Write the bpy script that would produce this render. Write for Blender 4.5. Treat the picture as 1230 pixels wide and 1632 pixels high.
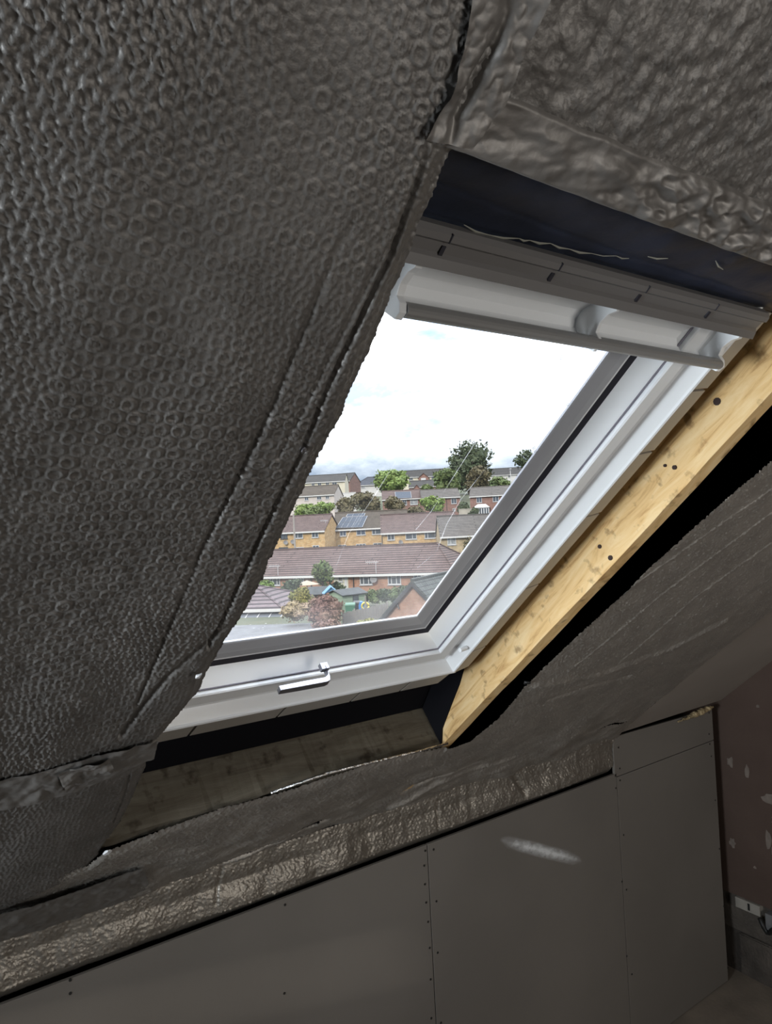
import bpy, bmesh, math, random
import numpy as np
from mathutils import Matrix, Vector, Euler

for o in list(bpy.data.objects): bpy.data.objects.remove(o)
SC = bpy.context.scene
C = SC.collection
random.seed(7); RNG = np.random.RandomState(11)

# ------------------------------------------------------------------ camera
CAMZ = 2.365                       # height of the phone above the loft floor
FPX, PITCH, ROLL, YAW, TH = 1140.0, 0.0258126739, -0.0490904421, 0.617468974, 0.706018251
_F = np.array([math.sin(YAW)*math.cos(PITCH), math.cos(YAW)*math.cos(PITCH), math.sin(PITCH)])
_R0 = np.array([math.cos(YAW), -math.sin(YAW), 0.0]); _U0 = np.cross(_R0, _F)
_R = _R0*math.cos(ROLL) + _U0*math.sin(ROLL); _U = -_R0*math.sin(ROLL) + _U0*math.cos(ROLL)
cam_d = bpy.data.cameras.new('camera'); cam = bpy.data.objects.new('camera', cam_d); C.objects.link(cam)
cam.matrix_world = Matrix(((_R[0], _U[0], -_F[0], 0), (_R[1], _U[1], -_F[1], 0), (_R[2], _U[2], -_F[2], CAMZ), (0, 0, 0, 1)))
cam_d.sensor_fit = 'VERTICAL'; cam_d.sensor_height = 24.0; cam_d.lens = 24.0*FPX/1632.0
cam_d.clip_start = 0.02; cam_d.clip_end = 3000
SC.camera = cam
SC.view_settings.view_transform = 'Standard'; SC.view_settings.look = 'None'
SC.view_settings.gamma = 1.0; SC.view_settings.use_curve_mapping = False
SC.view_settings.exposure = 0.0

# ------------------------------------------------------------------ sky
W = bpy.data.worlds.new('sky'); SC.world = W; W.use_nodes = True
nt = W.node_tree; nt.nodes.clear(); L = nt.links.new
def wn(t, **k):
    n = nt.nodes.new(t)
    for a, b in k.items(): setattr(n, a, b)
    return n
tc = wn('ShaderNodeTexCoord')
mp = wn('ShaderNodeMapping'); mp.inputs['Scale'].default_value = (1, 1, 2.3); mp.inputs['Location'].default_value = (0.30, 0.62, 0.10)
L(tc.outputs['Generated'], mp.inputs[0])
n1 = wn('ShaderNodeTexNoise'); n1.inputs['Scale'].default_value = 2.6; n1.inputs['Detail'].default_value = 9; n1.inputs['Roughness'].default_value = .55
L(mp.outputs[0], n1.inputs['Vector'])
cover = wn('ShaderNodeValToRGB'); cover.color_ramp.elements[0].position = .36; cover.color_ramp.elements[1].position = .46
L(n1.outputs['Fac'], cover.inputs[0])
n2 = wn('ShaderNodeTexNoise'); n2.inputs['Scale'].default_value = 5.0; n2.inputs['Detail'].default_value = 7; n2.inputs['Roughness'].default_value = .6
L(mp.outputs[0], n2.inputs['Vector'])
shade = wn('ShaderNodeValToRGB'); e = shade.color_ramp.elements
e[0].position = .40; e[0].color = (.42, .48, .56, 1); e[1].position = .56; e[1].color = (1.0, 1.0, 1.0, 1)
L(n2.outputs['Fac'], shade.inputs[0])
# clouds are greyer low over the hills, where we look at their undersides
sep = wn('ShaderNodeSeparateXYZ'); L(tc.outputs['Generated'], sep.inputs[0])
low = wn('ShaderNodeMapRange'); low.inputs[1].default_value = .05; low.inputs[2].default_value = .20; low.inputs[3].default_value = .66; low.inputs[4].default_value = 1.0
L(sep.outputs['Z'], low.inputs[0])
lowc = wn('ShaderNodeMix', data_type='RGBA'); lowc.inputs[6].default_value = (.205, .236, .275, 1); lowc.inputs[7].default_value = (1.0, 1.0, 1.0, 1)
lowr = wn('ShaderNodeMapRange'); lowr.inputs[1].default_value = .05; lowr.inputs[2].default_value = .42; L(sep.outputs['Z'], lowr.inputs[0]); L(lowr.outputs[0], lowc.inputs[0])
cl = wn('ShaderNodeMix', data_type='RGBA', blend_type='MULTIPLY'); cl.inputs[0].default_value = 1
L(shade.outputs[0], cl.inputs[6]); L(lowc.outputs[2], cl.inputs[7])
mixs = wn('ShaderNodeMix', data_type='RGBA'); mixs.inputs[6].default_value = (.075, .145, .36, 1)
L(cover.outputs[0], mixs.inputs[0]); L(cl.outputs[2], mixs.inputs[7])
# overcast sky: three times brighter overhead than at the horizon
grad = wn('ShaderNodeMapRange'); grad.inputs[1].default_value = 0; grad.inputs[2].default_value = 1; grad.inputs[3].default_value = 1; grad.inputs[4].default_value = 3; L(sep.outputs['Z'], grad.inputs[0])
gm_ = wn('ShaderNodeMath', operation='MULTIPLY'); gm_.inputs[1].default_value = 3.2; L(grad.outputs[0], gm_.inputs[0])
bg = wn('ShaderNodeBackground'); L(gm_.outputs[0], bg.inputs['Strength'])
L(mixs.outputs[2], bg.inputs[0]); ow = wn('ShaderNodeOutputWorld'); L(bg.outputs[0], ow.inputs[0])

# ------------------------------------------------------------------ sun (behind the house, to the left) and two fill lights added out of view
sd = bpy.data.lights.new('sun', 'SUN'); sd.energy = 4.0; sd.angle = .03; sd.color = (1, .93, .82)
sun = bpy.data.objects.new('sun', sd); C.objects.link(sun)
_to = Vector((-0.75, -0.55, 0.62)).normalized()
sun.rotation_euler = _to.to_track_quat('Z', 'Y').to_euler()
ad = bpy.data.lights.new('rear_fill_light', 'AREA'); ad.shape = 'RECTANGLE'; ad.size = .9; ad.size_y = 1.1; ad.energy = 33; ad.color = (1, .95, .88)  # fill light added behind the camera; no rooflight is built there
al = bpy.data.objects.new('rear_fill_light', ad); C.objects.link(al)
al.location = (1.5, -2.1, CAMZ - .85)
al.rotation_euler = (Vector((1.5, -2.1, -.85)) - Vector((1.8, 1.4, -.55))).normalized().to_track_quat('Z', 'Y').to_euler()

bd = bpy.data.lights.new('left_fill_light', 'AREA'); bd.shape = 'RECTANGLE'; bd.size = .8; bd.size_y = .8; bd.energy = 25; bd.spread = math.radians(75); bd.color = (.88, .95, 1)  # unseen fill light added to brighten the rafter and window frame
bl0 = bpy.data.objects.new('left_fill_light', bd); C.objects.link(bl0)
bl0.location = (-2.15, .92, CAMZ - .40)
bl0.rotation_euler = (Vector((-2.15, .92, -.40)) - Vector((1.39, 1.0, -.12))).normalized().to_track_quat('Z', 'Y').to_euler()

# ------------------------------------------------------------------ frames of reference
ct, st = math.cos(TH), math.sin(TH)
M_ROOF = Matrix(((1, 0, 0, 0), (0, ct, st, 0), (0, -st, ct, CAMZ), (0, 0, 0, 1)))      # local (u along the eaves, s down the slope, h outward)
M_VIL = Matrix(((math.cos(YAW), math.sin(YAW), 0, 0), (-math.sin(YAW), math.cos(YAW), 0, 0), (0, 0, 1, CAMZ), (0, 0, 0, 1)))  # local (across, away, up) of the streets outside
M_ROOM = Matrix.Translation((0, 0, CAMZ))
HF = np.array([math.sin(YAW), math.cos(YAW), 0]); HR = np.array([math.cos(YAW), -math.sin(YAW), 0])
def ray(x, y): return _R*(x-615)/FPX - _U*(y-816)/FPX + _F
def on_roof(x, y, h):
    r = ray(x, y); n = np.array([0, st, ct]); s = np.array([0, ct, -st]); t = h/(r@n); return r[0]*t, (r@s)*t
def at(x, y, D):                      # survey of the street: sight line to a point D metres away
    r = ray(x, y); t = D/(r@HF); return (r@HR)*t, r[2]*t
def ax(x, y, D): return at(x, y, D)[0]
def az(x, y, D): return at(x, y, D)[1]
DD = .72
HFOIL = .845*DD                       # the foil's plane
YK = 1.984*DD/.69                     # the knee wall's plane
XW = 3.455                            # the end wall

# ------------------------------------------------------------------ helpers
def tag(o, label=None, cat=None, group=None, kind=None):
    if label: o['label'] = label
    if cat: o['category'] = cat
    if group: o['group'] = group
    if kind: o['kind'] = kind
    return o
def link(name, me, mat, parent=None, M=None, smooth=False):
    o = bpy.data.objects.new(name, me); C.objects.link(o)
    if mat and not me.materials: me.materials.append(mat)
    if parent: o.parent = parent
    if M is not None: o.matrix_local = M
    if smooth: me.polygons.foreach_set('use_smooth', [True]*len(me.polygons))
    return o
def empty(name, M): 
    o = bpy.data.objects.new(name, None); C.objects.link(o); o.matrix_world = M; o.empty_display_size = .1; return o
class MB:
    def __init__(s): s.v = []; s.f = []
    def poly(s, pts):
        i = len(s.v); s.v += [tuple(map(float, p)) for p in pts]; s.f.append(tuple(range(i, i+len(pts)))); return s
    def box(s, x0, y0, z0, x1, y1, z1):
        i = len(s.v)
        s.v += [(x0, y0, z0), (x1, y0, z0), (x1, y1, z0), (x0, y1, z0), (x0, y0, z1), (x1, y0, z1), (x1, y1, z1), (x0, y1, z1)]
        for q in ((0, 3, 2, 1), (4, 5, 6, 7), (0, 1, 5, 4), (1, 2, 6, 5), (2, 3, 7, 6), (3, 0, 4, 7)): s.f.append(tuple(i+k for k in q))
        return s
    def hexa(s, p):                   # 8 corners, ordered like box
        i = len(s.v); s.v += [tuple(map(float, q)) for q in p]
        for q in ((0, 3, 2, 1), (4, 5, 6, 7), (0, 1, 5, 4), (1, 2, 6, 5), (2, 3, 7, 6), (3, 0, 4, 7)): s.f.append(tuple(i+k for k in q))
        return s
    def prism(s, pts, d):             # polygon extruded by the vector d
        i = len(s.v); n = len(pts); d = Vector(d)
        s.v += [tuple(map(float, p)) for p in pts] + [tuple(Vector(p)+d) for p in pts]
        s.f.append(tuple(range(i+n-1, i-1, -1))); s.f.append(tuple(range(i+n, i+2*n)))
        for k in range(n): s.f.append((i+k, i+(k+1) % n, i+n+(k+1) % n, i+n+k))
        return s
    def tube(s, pts, r, n=8, caps=True):
        pts = [Vector(p) for p in pts]; i = len(s.v); rr = r if isinstance(r, (list, tuple)) else [r]*len(pts)
        for k, p in enumerate(pts):
            t = (pts[min(k+1, len(pts)-1)]-pts[max(k-1, 0)]).normalized()
            a = t.orthogonal().normalized() if k == 0 else (a - t*a.dot(t)).normalized()
            b = t.cross(a)
            for j in range(n):
                w = 2*math.pi*j/n; s.v.append(tuple(p+(a*math.cos(w)+b*math.sin(w))*rr[k]))
        for k in range(len(pts)-1):
            for j in range(n):
                s.f.append((i+k*n+j, i+k*n+(j+1) % n, i+(k+1)*n+(j+1) % n, i+(k+1)*n+j))
        if caps:
            s.f.append(tuple(range(i+n-1, i-1, -1))); m = i+(len(pts)-1)*n; s.f.append(tuple(range(m, m+n)))
        return s
    def mesh(s, name):
        me = bpy.data.meshes.new(name); me.from_pydata(s.v, [], s.f); me.update(); return me
    def build(s, name, mat, parent=None, M=None, bevel=0, smooth=False):
        me = s.mesh(name)
        bm = bmesh.new(); bm.from_mesh(me)
        if bevel:
            bmesh.ops.remove_doubles(bm, verts=bm.verts, dist=1e-6)
            bmesh.ops.bevel(bm, geom=list(bm.edges), offset=bevel, segments=2, profile=.5, affect='EDGES', clamp_overlap=True)
        bmesh.ops.recalc_face_normals(bm, faces=bm.faces); bm.to_mesh(me); bm.free()
        return link(name, me, mat, parent, M, smooth)

def vnoise(x, y, fx, fy, seed):       # smooth value noise
    r = np.random.RandomState(seed); T = r.rand(128, 128)*2-1
    X = x*fx+57.3; Y = y*fy+31.7; xi = np.floor(X).astype(int); yi = np.floor(Y).astype(int); a = X-xi; b = Y-yi
    a = a*a*(3-2*a); b = b*b*(3-2*b); xi %= 128; yi %= 128; x1 = (xi+1) % 128; y1 = (yi+1) % 128
    return (T[xi, yi]*(1-a)+T[x1, yi]*a)*(1-b)+(T[xi, y1]*(1-a)+T[x1, y1]*a)*b
def fbm(x, y, f, seed, o=4): return sum(vnoise(x, y, f*2**k, f*2**k, seed+k)*.5**k for k in range(o))
def bubbles(u, v, p, A, seed=3, ridges=1.0):   # relief of aluminised bubble wrap: rings with a crushed middle, taut ridges between
    u = u+.24*p*vnoise(u, v, 1/(2.3*p), 1/(2.3*p), seed+50); v = v+.24*p*vnoise(u, v, 1/(2.3*p), 1/(2.3*p), seed+51)
    best = np.full(u.shape, 9.); bi = np.zeros(u.shape, int); bj = np.zeros(u.shape, int); du = np.zeros(u.shape); dv = np.zeros(u.shape)
    ph = p*math.sqrt(3)
    for k in (0, 1):
        i = np.round((u-k*p/2)/p); j = np.round((v-k*ph/2)/ph); x = u-(i*p+k*p/2); y = v-(j*ph+k*ph/2); r = np.hypot(x, y)
        m = r < best; best = np.where(m, r, best); bi = np.where(m, (i*2+k).astype(int), bi); bj = np.where(m, (j*2+k).astype(int), bj)
        du = np.where(m, x, du); dv = np.where(m, y, dv)
    T = np.random.RandomState(seed).rand(64, 64, 3); t = T[bi % 64, bj % 64]
    r = best/p
    ring = np.exp(-((r-.34)/.075)**2)*(.55+.6*t[..., 0])
    ang = 6.283*t[..., 1]; q = (du*np.cos(ang)+dv*np.sin(ang))/p
    core = np.exp(-(r/.2)**2)*(-.2+1.1*t[..., 2])*np.exp(-(q/.1)**2)
    w = np.abs(((u/p*2+.35*np.sin(v/ph*6.283*1.0)) % 1)-.5)
    rid = np.exp(-((w-.5)/.14)**2)*np.clip(.15+1.1*vnoise(u, v, 1/(6*p), 1/(14*p), seed+9), 0, 1.2)*ridges*.7
    return A*(ring+1.25*core+rid)
def groove(u, v, pts, width, depth, side=0.0):          # a crease along a polyline
    out = np.zeros(u.shape)
    best = np.full(u.shape, 1e9)
    for (a, b) in zip(pts[:-1], pts[1:]):
        a = np.array(a); b = np.array(b); d = b-a; L2 = d@d
        t = np.clip(((u-a[0])*d[0]+(v-a[1])*d[1])/L2, 0, 1)
        best = np.minimum(best, np.hypot(u-a[0]-t*d[0], v-a[1]-t*d[1]))
    return depth*np.exp(-(best/width)**2)
def grid_obj(name, P, mat, mask=None, parent=None, M=None):  # P: (n,m,3) points -> smooth quad sheet
    n, m, _ = P.shape
    idx = np.arange(n*m).reshape(n, m)
    q = np.stack([idx[:-1, :-1], idx[1:, :-1], idx[1:, 1:], idx[:-1, 1:]], -1)
    if mask is not None: q = q[mask[:-1, :-1] & mask[1:, :-1] & mask[1:, 1:] & mask[:-1, 1:]]
    q = q.reshape(-1, 4)
    used = np.unique(q); re = np.full(n*m, -1); re[used] = np.arange(len(used)); q = re[q]; V = P.reshape(-1, 3)[used]
    me = bpy.data.meshes.new(name); me.vertices.add(len(V)); me.vertices.foreach_set('co', V.astype(np.float32).ravel())
    me.loops.add(q.size); me.loops.foreach_set('vertex_index', q.astype(np.int32).ravel())
    me.polygons.add(len(q)); me.polygons.foreach_set('loop_start', np.arange(0, q.size, 4, dtype=np.int32))
    me.update(calc_edges=True); me.polygons.foreach_set('use_smooth', np.ones(len(q), bool))
    return link(name, me, mat, parent, M)
def interp_edge(pts, key, x):         # piecewise-linear curve through sorted points
    a = sorted((p[key], p[1-key]) for p in pts); return np.interp(x, [q[0] for q in a], [q[1] for q in a])

# ------------------------------------------------------------------ materials
def mat(name, col, rough=.7, metal=0.0, var=0, vs=8.0, bump=0, bs=40.0, col2=None, spec=.5, stretch=(1, 1, 1), detail=4, ramp=(.35, .65), coat=0):
    m = bpy.data.materials.new(name); m.use_nodes = True; t = m.node_tree; b = t.nodes['Principled BSDF']; K = t.links.new
    b.inputs['Base Color'].default_value = (*col, 1); b.inputs['Roughness'].default_value = rough; b.inputs['Metallic'].default_value = metal
    b.inputs['Specular IOR Level'].default_value = spec
    c = t.nodes.new('ShaderNodeTexCoord'); mp_ = t.nodes.new('ShaderNodeMapping'); mp_.inputs['Scale'].default_value = stretch; K(c.outputs['Object'], mp_.inputs[0])
    if var or col2:
        n = t.nodes.new('ShaderNodeTexNoise'); n.inputs['Scale'].default_value = vs; n.inputs['Detail'].default_value = detail; K(mp_.outputs[0], n.inputs['Vector'])
        r = t.nodes.new('ShaderNodeValToRGB'); r.color_ramp.elements[0].position = ramp[0]; r.color_ramp.elements[1].position = ramp[1]
        c2 = col2 or tuple(min(1, x*(1+var)) for x in col); c1 = col if col2 else tuple(x*(1-var) for x in col)
        r.color_ramp.elements[0].color = (*c1, 1); r.color_ramp.elements[1].color = (*c2, 1)
        K(n.outputs['Fac'], r.inputs[0]); K(r.outputs[0], b.inputs['Base Color'])
    if bump:
        n = t.nodes.new('ShaderNodeTexNoise'); n.inputs['Scale'].default_value = bs; n.inputs['Detail'].default_value = 5; K(mp_.outputs[0], n.inputs['Vector'])
        u = t.nodes.new('ShaderNodeBump'); u.inputs['Strength'].default_value = bump; u.inputs['Distance'].default_value = .02; K(n.outputs['Fac'], u.inputs['Height']); K(u.outputs[0], b.inputs['Normal'])
    return m
def brick_mat(name, c1, c2, mortar, sx=.225, sy=.075, size=.012, axis='XZ', rough=.85, bump=.3, offset=.5):
    m = bpy.data.materials.new(name); m.use_nodes = True; t = m.node_tree; b = t.nodes['Principled BSDF']; K = t.links.new
    b.inputs['Roughness'].default_value = rough; b.inputs['Specular IOR Level'].default_value = .15
    c = t.nodes.new('ShaderNodeTexCoord'); s = t.nodes.new('ShaderNodeSeparateXYZ'); K(c.outputs['Object'], s.inputs[0])
    k = t.nodes.new('ShaderNodeCombineXYZ')
    if axis == 'XZ':
        ad_ = t.nodes.new('ShaderNodeMath'); ad_.operation = 'ADD'; K(s.outputs['X'], ad_.inputs[0]); K(s.outputs['Y'], ad_.inputs[1]); K(ad_.outputs[0], k.inputs['X']); K(s.outputs['Z'], k.inputs['Y'])
    else:
        K(s.outputs[axis[0]], k.inputs['X']); K(s.outputs[axis[1]], k.inputs['Y'])
    br = t.nodes.new('ShaderNodeTexBrick'); br.offset = offset; br.inputs['Scale'].default_value = 1; br.inputs['Brick Width'].default_value = sx; br.inputs['Row Height'].default_value = sy
    br.inputs['Mortar Size'].default_value = size; br.inputs['Color1'].default_value = (*c1, 1); br.inputs['Color2'].default_value = (*c2, 1); br.inputs['Mortar'].default_value = (*mortar, 1)
    K(k.outputs[0], br.inputs['Vector'])
    n = t.nodes.new('ShaderNodeTexNoise'); n.inputs['Scale'].default_value = 1.7; n.inputs['Detail'].default_value = 7; n.inputs['Roughness'].default_value = .65; K(c.outputs['Object'], n.inputs['Vector'])
    mr = t.nodes.new('ShaderNodeMapRange'); mr.inputs[1].default_value = .3; mr.inputs[2].default_value = .7; mr.inputs[3].default_value = .72; mr.inputs[4].default_value = 1.2; K(n.outputs['Fac'], mr.inputs[0])
    mx = t.nodes.new('ShaderNodeMix'); mx.data_type = 'RGBA'; mx.blend_type = 'MULTIPLY'; mx.inputs[0].default_value = 1; K(br.outputs['Color'], mx.inputs[6]); K(mr.outputs[0], mx.inputs[7])
    K(mx.outputs[2], b.inputs['Base Color'])
    u = t.nodes.new('ShaderNodeBump'); u.inputs['Strength'].default_value = bump; u.inputs['Distance'].default_value = .02; u.invert = True; K(br.outputs['Fac'], u.inputs['Height']); K(u.outputs[0], b.inputs['Normal'])
    return m
def foil_mat(name, col, rough, bump, bs):
    m = mat(name, col, rough, .65, var=.10, vs=14, bump=bump, bs=bs, detail=6); return m
def wood_mat(name, c1, c2, c3, grain=(3, 1.0, 3)):
    m = bpy.data.materials.new(name); m.use_nodes = True; t = m.node_tree; b = t.nodes['Principled BSDF']; K = t.links.new
    b.inputs['Roughness'].default_value = .75; b.inputs['Specular IOR Level'].default_value = .25
    c = t.nodes.new('ShaderNodeTexCoord'); mp_ = t.nodes.new('ShaderNodeMapping'); mp_.inputs['Scale'].default_value = grain; K(c.outputs['Object'], mp_.inputs[0])
    n = t.nodes.new('ShaderNodeTexNoise'); n.inputs['Scale'].default_value = 6; n.inputs['Detail'].default_value = 8; n.inputs['Distortion'].default_value = 1.6; n.inputs['Roughness'].default_value = .62; K(mp_.outputs[0], n.inputs['Vector'])
    r = t.nodes.new('ShaderNodeValToRGB'); e = r.color_ramp.elements; e[0].position = .30; e[0].color = (*c1, 1); e[1].position = .66; e[1].color = (*c3, 1); x = e.new(.46); x.color = (*c2, 1)
    K(n.outputs['Fac'], r.inputs[0])
    n2_ = t.nodes.new('ShaderNodeTexNoise'); n2_.inputs['Scale'].default_value = 26; n2_.inputs['Detail'].default_value = 4; K(c.outputs['Object'], n2_.inputs['Vector'])
    r2 = t.nodes.new('ShaderNodeValToRGB'); r2.color_ramp.elements[0].position = .30; r2.color_ramp.elements[0].color = (.35, .30, .26, 1); r2.color_ramp.elements[1].position = .42; r2.color_ramp.elements[1].color = (1, 1, 1, 1); K(n2_.outputs['Fac'], r2.inputs[0])
    mx = t.nodes.new('ShaderNodeMix'); mx.data_type = 'RGBA'; mx.blend_type = 'MULTIPLY'; mx.inputs[0].default_value = .8; K(r.outputs[0], mx.inputs[6]); K(r2.outputs[0], mx.inputs[7]); K(mx.outputs[2], b.inputs['Base Color'])
    u = t.nodes.new('ShaderNodeBump'); u.inputs['Strength'].default_value = .35; u.inputs['Distance'].default_value = .006; K(n.outputs['Fac'], u.inputs['Height']); K(u.outputs[0], b.inputs['Normal'])
    return m

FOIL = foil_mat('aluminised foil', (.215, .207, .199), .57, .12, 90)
FOIL2 = foil_mat('aluminised foil, crinkled', (.40, .375, .345), .52, .2, 70)  # foil colour raised to make up for weak grazing light
FOIL3 = foil_mat('aluminised foil, glossy', (.33, .302, .265), .42, .2, 80)  # foil colour raised for the drape's brighter lighting
TAPE = foil_mat('foil tape', (.235, .225, .215), .55, .08, 45)
UPVC = mat('white upvc', (.85, .875, .90), .32)
UPVCSH = mat('shaded white upvc', (.33, .31, .28), .45)  # white upvc with the flange's shade put into the colour
GASKET = mat('grey rubber gasket', (.16, .17, .19), .5)
DARKG = mat('black rubber', (.02, .02, .03), .6)
STEEL = mat('brushed steel', (.40, .41, .46), .36, 1.0)
MEMB = mat('navy membrane', (.018, .024, .044), .5, bump=.25, bs=14, var=.4, vs=10, spec=.4)
BLACK = mat('black underlay', (.006, .006, .008), .8, spec=.08)
WOOD = wood_mat('sawn pine', (.42, .235, .09), (.68, .455, .21), (.76, .565, .31), (2.2, .8, 5))
WOODD = wood_mat('old grey timber', (.095, .08, .06), (.125, .107, .08), (.155, .137, .105), (.6, 3, 5))
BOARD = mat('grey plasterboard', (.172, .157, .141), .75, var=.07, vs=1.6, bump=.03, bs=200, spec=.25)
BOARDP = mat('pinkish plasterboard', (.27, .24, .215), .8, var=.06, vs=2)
SCREW = mat('black screw', (.010, .010, .010), .5)
PLASTER = mat('red brown plaster', (.070, .044, .034), .85, col2=(.085, .056, .044), vs=3, bump=.15, bs=20)
BLOCK = mat('concrete block', (.05, .042, .036), .95, col2=(.10, .085, .072), vs=6, bump=.5, bs=50)
PATCH = mat('pale plaster patch', (.17, .14, .12), .9, var=.15, vs=30)
FLOOR = mat('dusty chipboard floor', (.21, .175, .14), .85, var=.2, vs=5, detail=8, bump=.1, bs=60)
FOAM = mat('yellowed expanding foam', (.42, .33, .19), .85, bump=.8, bs=60, var=.25, vs=25)
WHITEP = mat('white plastic', (.75, .77, .80), .4)
GLINT_COL = (.86, .88, .90)  # colour of the painted sunlight streak

# ------------------------------------------------------------------ room shell
def struct(o): o['kind'] = 'structure'; return o
RIDGE_S = -1.75
floor_m = MB().box(-2.4, -4.3, -.06, 3.95, 2.7, 0)
struct(floor_m.build('floor', FLOOR, None, Matrix.Identity(4)))
def roofpt(s, h): return (s*ct+h*st, -s*st+h*ct)
# far side of the attic, behind the camera: closed slope, walls
ry, rz = roofpt(RIDGE_S, .80)
struct(MB().prism([(-2.4, ry+.05, rz+.02), (-2.4, -4.3, rz-3.1), (-2.4, -4.35, rz-3.05), (-2.4, ry+.05, rz+.10)], (6.4, 0, 0)).build('ceiling', mat('lining boards', (.36, .33, .30), .9), None, M_ROOM))
struct(MB().box(-2.4, -4.34, 0, 3.95, -4.28, 1.2).build('wall_back', BOARDP, None, Matrix.Identity(4)))
def gable(x, z0, ylo=-4.3, yhi=2.62, hh=.80):      # end wall profile under both slopes
    ya, za_ = roofpt(RIDGE_S, hh); s_hi = (yhi-hh*st)/ct; return [(x, ylo, z0), (x, yhi, z0), (x, yhi, CAMZ+roofpt(s_hi, hh)[1]), (x, ya, CAMZ+za_), (x, ylo, CAMZ+za_-3.1*(ya-ylo)/(ya+4.3))]
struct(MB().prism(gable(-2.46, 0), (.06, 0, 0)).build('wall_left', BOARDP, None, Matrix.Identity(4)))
# roof deck above the rafters, with the opening for the window
dk = MB(); h0, h1 = .815, .85
u0, u1, s0, s1 = .44, 1.27, .24, 1.42
for a in ((-2.4, RIDGE_S-.1, u0, 3.0), (u1, RIDGE_S-.1, 3.95, 3.0), (u0, RIDGE_S-.1, u1, s0), (u0, s1, u1, 3.0)):
    dk.box(a[0], a[1], h0, a[2], a[3], h1)
struct(dk.build('roof_deck', BLACK, None, M_ROOF))

# masonry behind the knee wall and up to the deck
ow_ = MB().box(-2.4, 2.55, 0, 3.95, 2.70, 1.20); struct(ow_.build('wall_eaves', BLACK, None, Matrix.Identity(4)))

# knee wall of plasterboard sheets
SZ = DD/.69
wf = struct(empty('wall_front', M_ROOM))
ZF = -CAMZ; ZT = -1.135; J1, J2, J3 = 1.580, 2.662, XW-.004
def wpt(x, y): r = ray(x, y); t = YK/r[1]; return r[0]*t, r[2]*t
def board(u_a, u_b, z_a, z_b, name='plasterboard', tops=None):
    m = MB(); za = tops or (z_b, z_b)
    m.hexa([(u_a, YK, z_a), (u_b, YK, z_a), (u_b, YK+.0125, z_a), (u_a, YK+.0125, z_a), (u_a, YK, za[0]), (u_b, YK, za[1]), (u_b, YK+.0125, za[1]), (u_a, YK+.0125, za[0])])
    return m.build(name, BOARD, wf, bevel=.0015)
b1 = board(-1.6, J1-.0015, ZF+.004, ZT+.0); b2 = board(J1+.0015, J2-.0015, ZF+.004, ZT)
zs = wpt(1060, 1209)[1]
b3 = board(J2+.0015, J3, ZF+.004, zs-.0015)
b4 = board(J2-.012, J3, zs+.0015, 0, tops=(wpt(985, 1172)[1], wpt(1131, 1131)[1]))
sc_me = MB().tube([(0, -.0012, 0), (0, .002, 0)], .0042, 8).mesh('screw'); sc_me.materials.append(SCREW)
def screws(b, pts):
    for (x, y) in pts:
        a, z = wpt(x, y); o = bpy.data.objects.new('screw', sc_me); C.objects.link(o); o.parent = b; o.location = (a, YK, z)
def Z6(l): return [(600+x/1.952, 1050+y/1.952) for x, y in l]
screws(b1, Z6([(151, 597), (148, 643), (150, 701), (154, 758), (160, 818), (165, 899), (168, 997), (170, 1118)]) + [(454, 1442), (453, 1583), (112, 1583), (112, 1562)])
screws(b2, Z6([(177, 593), (186, 754), (190, 914), (200, 1132), (744, 402), (763, 693), (778, 925)]))
screws(b3, Z6([(757, 378), (768, 548), (777, 718), (794, 981), (1041, 303), (1053, 440), (1066, 591), (1079, 769), (1092, 962), (1036, 265)]))
screws(b4, Z6([(752, 276), (756, 341), (1034, 168), (1034, 234)]))
# streak of reflected sun painted on the middle board as a feathered sheet
def glint_mat():
    m = bpy.data.materials.new('painted sun glint'); m.use_nodes = True; t = m.node_tree; K = t.links.new; b = t.nodes['Principled BSDF']
    b.inputs['Base Color'].default_value = (*GLINT_COL, 1); b.inputs['Roughness'].default_value = .9
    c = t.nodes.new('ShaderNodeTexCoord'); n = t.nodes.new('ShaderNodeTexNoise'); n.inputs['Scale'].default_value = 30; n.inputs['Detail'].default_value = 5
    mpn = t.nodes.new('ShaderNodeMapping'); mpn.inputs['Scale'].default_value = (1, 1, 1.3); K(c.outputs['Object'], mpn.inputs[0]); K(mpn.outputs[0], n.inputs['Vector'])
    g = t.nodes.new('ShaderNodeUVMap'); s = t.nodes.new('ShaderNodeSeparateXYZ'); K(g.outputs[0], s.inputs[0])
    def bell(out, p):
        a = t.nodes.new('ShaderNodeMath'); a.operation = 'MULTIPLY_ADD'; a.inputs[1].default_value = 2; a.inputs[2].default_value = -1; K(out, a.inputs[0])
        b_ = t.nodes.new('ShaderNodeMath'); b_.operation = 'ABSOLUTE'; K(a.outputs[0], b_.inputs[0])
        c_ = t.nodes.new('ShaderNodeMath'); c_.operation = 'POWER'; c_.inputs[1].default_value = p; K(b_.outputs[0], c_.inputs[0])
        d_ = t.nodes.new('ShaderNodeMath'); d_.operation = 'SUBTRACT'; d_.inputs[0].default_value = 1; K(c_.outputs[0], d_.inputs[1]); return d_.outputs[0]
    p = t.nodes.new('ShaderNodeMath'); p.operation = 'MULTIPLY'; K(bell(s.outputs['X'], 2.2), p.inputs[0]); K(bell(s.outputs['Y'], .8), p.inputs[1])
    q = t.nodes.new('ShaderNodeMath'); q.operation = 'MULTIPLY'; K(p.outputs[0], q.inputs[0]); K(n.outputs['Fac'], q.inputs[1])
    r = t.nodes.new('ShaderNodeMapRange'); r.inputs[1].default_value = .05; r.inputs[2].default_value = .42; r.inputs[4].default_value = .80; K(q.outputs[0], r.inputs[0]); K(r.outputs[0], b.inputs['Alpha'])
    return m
a0 = wpt(792, 1338); a1 = wpt(930, 1372); hw = .036
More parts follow.
